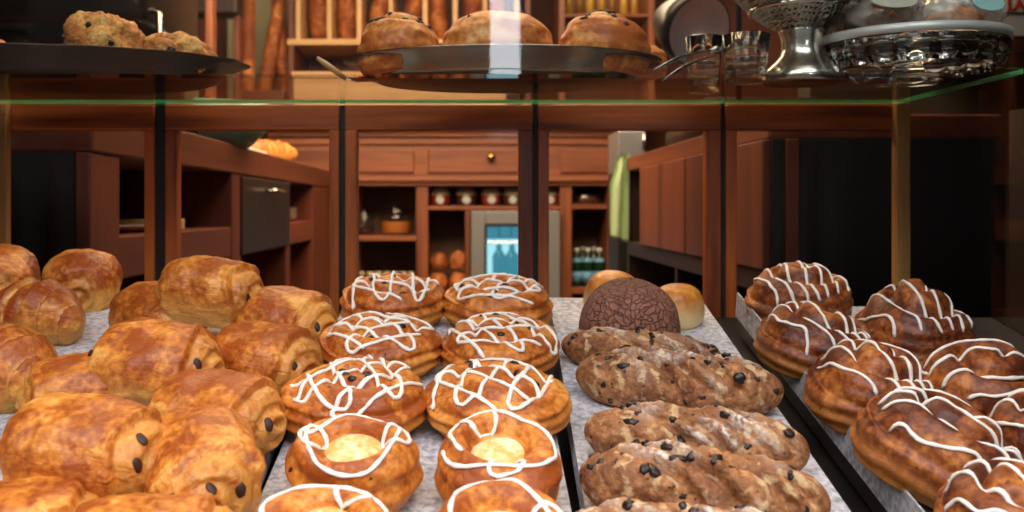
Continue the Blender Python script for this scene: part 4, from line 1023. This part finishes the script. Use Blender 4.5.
for k, px in enumerate((440, 466, 491, 512, 549)):
    Y = YBK+.11; z0 = bz(206); root = empty('preserve_jar', (PX(px, Y), Y, z0), ('small cloth topped preserve jar at the end of the row nearest the dresser post', 'cloth topped preserve jar, second from the dresser post', 'cloth topped preserve jar, third from the dresser post', 'cloth topped preserve jar, fourth from the dresser post, partly behind the door stile', 'cloth topped preserve jar seen beyond the door stile')[k], 'jar', 'preserve jars above the fridge'); c = root.location
    bm = B(); lathe(bm, [(0, 0), (.040, 0), (.047, .01), (.047, .05), (.036, .062), (0, .062)], c, 24); obj('glass', bm, dj if k % 2 else rj, root, True)
    bm = B(); lathe(bm, [(.050, .052), (.053, .056), (.040, .066), (.040, .078), (.030, .086), (0, .087)], c, 32, 1, 1, None, lambda kk, t: (.06*math.cos(t*11) if kk < 2 else 0), cap=False); obj('cloth_lid', bm, cl, root, True)
    bm = B(); lathe(bm, [(0, .0005), (.019, .0004), (.019, 0), (0, 0)], (0, 0, 0), 24); bmesh.ops.transform(bm, verts=bm.verts, matrix=Matrix.Translation(c+Vector((.002, -.0478, .030))) @ Matrix.Rotation(PI/2, 4, 'X')); obj('paper_label', bm, flat_mat('label_paper', '#cfd8d2', .6), root)
for k in range(7):
    px = 362+k*8.2; Y = YBK+.10; bm = B(); z0 = bz(292)
    root = empty('spice_jar', (PX(px, Y), Y, z0), 'small spice jar in the row low behind the iced danish', 'jar', 'spice jars low on the dresser'); c = root.location
    lathe(bm, [(0, 0), (.016, 0), (.017, .004), (.017, .062), (.013, .070), (0, .070)], c, 18); obj('glass', bm, (rj, dj, oj)[k % 3], root, True)
    bm = B(); lathe(bm, [(0, .070), (.016, .069), (.016, .088), (0, .089)], c, 18); obj('lid', bm, cl, root, True)
# bread stacked beside the fridge
for k, (px, py, R) in enumerate(((438, 292, .048), (459, 292, .050), (439, 272, .045), (459, 271, .046))):
    Y = YBK+.12; me = lump_mesh(R, .085, 100+k, 1.0, .10); o = single('round_loaf', me, M['loaf'], ('round loaf at the bottom of the stack, dresser post side', 'round loaf at the bottom of the stack, fridge side', 'round loaf on top of the stack, dresser post side', 'round loaf on top of the stack, fridge side')[k], 'loaf', 'loaves stacked beside the fridge')
    o.location = (PX(px, Y), Y, bz(py)); 
# fridge
fr = empty('fridge', (bx(517), YBK+.2, E-.60), 'small grey glass fronted fridge built into the dresser, lit inside', 'fridge')
grey = flat_mat('grey_fridge', '#8d8f90', .35, .3)
fx0, fx1, fz1, fz0 = bx(471), bx(559), bz(211), E-.60
bm = B(); t_ = .03
box(bm, fx0, fx0+t_, YBK-.02, YBK+.31, fz0, fz1); box(bm, fx1-t_, fx1, YBK-.02, YBK+.31, fz0, fz1); box(bm, fx0+t_, fx1-t_, YBK-.02, YBK+.31, fz1-t_, fz1); box(bm, fx0+t_, fx1-t_, YBK-.02, YBK+.31, fz0, fz0+t_); box(bm, fx0+t_, fx1-t_, YBK+.29, YBK+.31, fz0+t_, fz1-t_)
obj('body', bm, grey, fr)
bm = B(); w_ = bx(485)-fx0
box(bm, fx0, fx0+w_, YBK-.05, YBK-.022, fz0, fz1, .004); box(bm, fx1-w_, fx1, YBK-.05, YBK-.022, fz0, fz1, .004); box(bm, fx0+w_, fx1-w_, YBK-.05, YBK-.022, bz(224), fz1, .004); box(bm, fx0+w_, fx1-w_, YBK-.05, YBK-.022, fz0, fz0+.07, .004)
fd = obj('door', bm, grey, fr)
bm = B(); box(bm, fx0+w_, fx1-w_, YBK-.042, YBK-.036, fz0+.07, bz(224)); obj('glass', bm, M['glass'], fd)
bm = B(); box(bm, fx0+w_-.004, fx0+w_+.008, YBK-.052, YBK-.03, fz0+.07, bz(224)); box(bm, fx0+w_, fx1-w_, YBK-.052, YBK-.03, bz(226.5), bz(224)); obj('seal', bm, M['black'], fd)
for z_ in (E-.16, E-.34): 
    bm = B()
    for q in range(9): tube(bm, [(fx0+t_+.004+.04*q, YBK+.02, z_), (fx0+t_+.004+.04*q, YBK+.26, z_)], .003, 6)
    tube(bm, [(fx0+t_, YBK+.02, z_), (fx1-t_, YBK+.02, z_)], .004, 6); obj('rack', bm, M['steel'], fr)
bm = B(); box(bm, fx0+.06, fx1-.06, YBK+.27, YBK+.283, E-.52, fz1-.07, .003); obj('lamp_panel', bm, emit('fridge_light', (.45, .85, 1, 1), 1.1), fr)['label'] = 'cool glowing back light'
bg_m = thin_glass('bottle_glass_blue', (.35, .55, .6, 1), 1.5)
for k, (px, zz) in enumerate(((493, -.155), (505, -.155), (517, -.155), (529, -.155), (499, -.335), (512, -.335), (526, -.335))):
    bm = B(); lathe(bm, [(0, .001), (.030, .001), (.032, .01), (.032, .10), (.014, .13), (.014, .155), (0, .156)], (PX(px, 4.36), 4.36, E+zz+.004), 18)
    tag(obj('water_bottle', bm, bg_m, None, True), 'pale blue water bottle on a rack inside the lit fridge', 'bottle', 'water bottles inside the fridge')
# green bottles
gm = flat_mat('green_bottle_glass', '#12301f', .12); bl = flat_mat('blue_label', '#6aa6cf', .6); wc = flat_mat('white_cap', '#cfd6cf', .4)
for k, (px, dy) in enumerate(((577, .08), (588, .08), (599.5, .08), (583, .20), (594, .20), (604, .20))):
    Y = YBK+dy; c = Vector((PX(px, Y), Y, bz(288)))
    root = empty('mineral_bottle', c, ('front green bottle with blue label nearest the fridge', 'front green bottle with blue label in the middle of the three', 'front green bottle with blue label nearest the green towel', 'green bottle behind the front one nearest the fridge', 'green bottle behind the middle front one', 'green bottle in the back row nearest the green towel')[k], 'bottle', 'green bottles on the dresser shelf')
    bm = B(); lathe(bm, [(0, 0), (.025, 0), (.027, .005), (.027, .105), (.020, .130), (.011, .150), (.011, .178), (0, .178)], c, 24); obj('glass', bm, gm, root, True)
    bm = B(); lathe(bm, [(.0274, .025), (.0278, .025), (.0278, .072), (.0274, .072)], c, 24, cap=False); obj('paper_label', bm, bl, root, True)
    bm = B(); lathe(bm, [(.0125, .164), (.0125, .182), (0, .184), ], c, 18); obj('cap', bm, wc, root, True)
    bm = B(); lathe(bm, [(.0245, .118), (.0185, .134), (.019, .135), (.025, .119)], c, 24, cap=False); obj('neck_label', bm, bl, root, True)
bm = B(); lathe(bm, [(0, 0), (.07, 0), (.085, .03), (.085, .045), (.08, .045), (.065, .006), (0, .006)], (bx(590), YBK+.16, bz(204)), 32); tag(obj('metal_dish', bm, M['steel'], None, True), 'small shiny metal dish on the dark shelf above the green bottles', 'dish')

# bread rack on the dresser
br = empty('bread_rack', (bx(400), YBK+.15, bz(128)), 'pale pine bread rack with upright pigeonholes standing on the dresser', 'rack')
RT = bz(-60)
for px in (298, 329, 359, 391, 425, 455, 485, 517):
    bm = B(); box(bm, bx(px)-.011, bx(px)+.011, YBK, YBK+.4, bz(43), RT, .002); obj('divider', bm, M['pineZ'], br)
bm = B(); box(bm, bx(287), bx(528), YBK-.004, YBK+.42, bz(45), bz(39), .003); obj('shelf_board', bm, M['pineX'], br)
bm = B(); box(bm, bx(287), bx(528), YBK-.004, YBK+.42, RT, RT+.02, .003); obj('shelf_board', bm, M['pineX'], br)
bm = B(); box(bm, bx(287), bx(528), YBK+.40, YBK+.42, bz(128), RT); obj('back_panel', bm, M['counterZ'], br)
for px in (291, 528):
    bm = B(); box(bm, bx(px)-.012, bx(px)+.012, YBK, YBK+.41, bz(128), RT, .002); obj('side_panel', bm, M['counterZ'], br)
bx_ = empty('pine_box', (bx(345), YBK+.1, bz(128)), 'open pale pine box under the bread pigeonholes', 'box')
bm = B(); x0, x1 = bx(294), bx(400)
box(bm, x0, x1, YBK-.02, YBK, bz(128), bz(74), .003); box(bm, x0, x0+.02, YBK, YBK+.3, bz(128), bz(74), .003); box(bm, x1-.02, x1, YBK, YBK+.3, bz(128), bz(74), .003); box(bm, x0+.02, x1-.02, YBK+.28, YBK+.3, bz(128), bz(74), .003); box(bm, x0+.02, x1-.02, YBK, YBK+.28, bz(128), bz(125), .001)
obj('body', bm, M['pineX'], bx_)
bm = B(); box(bm, x0-.006, x1+.006, YBK-.03, YBK-.02, bz(78), bz(72.5), .002); obj('front_lip', bm, M['pineX'], bx_)
bx2 = copy_tree(bx_); bx2.location.x += bx(508)-bx(402)+.0; bx2['label'] = 'second open pale pine box, behind the platter of sweet buns'; bx2['group'] = bx_['group'] = 'pine boxes under the bread rack'
lg = 'loaves standing in the bread pigeonholes'
for k, (px, tlt) in enumerate(((314, 0), (344, 0), (373, 10), (408, 6), (440, -5), (470, 4), (501, -6))):
    me = baguette_mesh(.50, .056 if k < 3 else .045, 110+k); o = single('long_loaf', me, M['loaf'], ('loaf in the end pigeonhole above the pine box', 'loaf in the second pigeonhole with a pale highlight', 'leaning loaf in the third pigeonhole', 'loaf in the pigeonhole above the chocolate topped bun', 'loaf in the pigeonhole above the gap between two buns', 'loaf in the pigeonhole over the plain smooth bun', 'loaf in the last pigeonhole over the plain smooth bun')[k], 'loaf', lg)
    o.rotation_euler = (0, -PI/2+math.radians(tlt), 0); o.location = (bx(px)+.25*math.sin(math.radians(tlt)), YBK+.12+.056, bz(39)+.252)
    o.location.x += (.056 if k < 3 else .045)
# baguettes leaning in the corner
bk = B(); 
bt = empty('baguette_crate', (bx(264), YBK+.08, bz(128)), 'low wooden crate holding baguettes on the dresser end', 'crate')
x0, x1 = bx(241), bx(286)
box(bk, x0, x1, YBK-.05, YBK-.03, bz(128), bz(92), .003); box(bk, x0, x0+.015, YBK-.03, YBK+.2, bz(128), bz(92)); box(bk, x1-.015, x1, YBK-.03, YBK+.2, bz(128), bz(92)); box(bk, x0+.015, x1-.015, YBK-.03, YBK+.2, bz(128), bz(126)); box(bk, x0+.015, x1-.015, YBK+.185, YBK+.2, bz(126), bz(92))
obj('body', bk, M['counterX'], bt)
for k, (p0, p1, dy) in enumerate(((247, 248, .06), (261, 286, .09), (276, 262, .14))):
    a, c = Vector((bx(p0)-0, YBK+dy, bz(122))), Vector((bx(p1), YBK+dy+.02, bz(122)+.66)); me = baguette_mesh((c-a).length, .034, 120+k)
    me.transform((c-a).to_track_quat('X', 'Z').to_matrix().to_4x4()); o = single('baguette', me, M['loaf'], ('upright baguette next to the dark timber post', 'baguette leaning towards the bread rack', 'baguette crossing behind the leaning one')[k], 'baguette', 'baguettes in the crate'); me.transform(Matrix.Translation(-(a+c)/2+(a+c)/2)); o.location = (a+c)/2
    zmin = min(v.co.z for v in me.vertices)
struct('trim_1', box(B(), PX(224, 4.55), PX(288, 4.55), 4.6, 4.66, E-.2, E+1.5, .01), plaster('pale_green_panel', '#b5b08c', '#c4bf9d', 3))
struct('trim_2', box(B(), PX(205, 3.3), PX(212, 3.3), 3.3, 3.36, CT, RH, .003), M['dresserZ'])
struct('trim_3', box(B(), PX(233, 3.75), PX(239, 3.75), 3.75, 3.82, 0, RH, .003), M['counterZ'])
struct('trim_4', box(B(), -1.9, PX(240, 3.75), 3.7, 3.82, PZ(16, 3.75), PZ(-4, 3.75), .01), M['darkwoodX'])
# lit shelf beyond the bread rack
ls = empty('wall_shelf_unit', (bx(590), YBK+.15, bz(128)), 'wooden shelf unit with warmly lit bottles above the dresser', 'shelf unit')
for p in (562, 652):
    bm = B(); box(bm, bx(p)-.014, bx(p)+.014, YBK, YBK+.36, bz(128), RT, .003); obj('side_panel', bm, M['dresserZ'], ls)
for py in (14, 60, 104):
    bm = B(); box(bm, bx(562), bx(652), YBK+.01, YBK+.36, bz(py+2.5), bz(py-1), .003); obj('shelf_board', bm, M['dresserX'], ls)
bm = B(); box(bm, bx(562), bx(652), YBK+.35, YBK+.37, bz(128), RT); obj('back_panel', bm, M['counterZ'], ls)
bm = B(); tube(bm, [(bx(574), YBK+.2, bz(-26)), (bx(640), YBK+.2, bz(-26))], .008, 10); obj('strip_light', bm, emit('warm_strip', (1, .62, .2, 1), 14), ls)['label'] = 'warm strip light'
for k, px in enumerate((573, 584, 595, 607, 618, 630, 641)):
    bm = B(); r_ = .020; lathe(bm, [(0, 0), (r_, 0), (r_, .11), (.009, .14), (.009, .175), (0, .175)], (bx(px), YBK+.16, bz(13)), 18)
    tag(obj('syrup_bottle', bm, flat_mat('amber_bottle', ('#b58a2a', '#8a5a1e', '#cfa53a')[k % 3], .2), None, True), 'amber syrup bottle on the lit shelf above the silver platter', 'bottle', 'syrup bottles on the lit shelf')
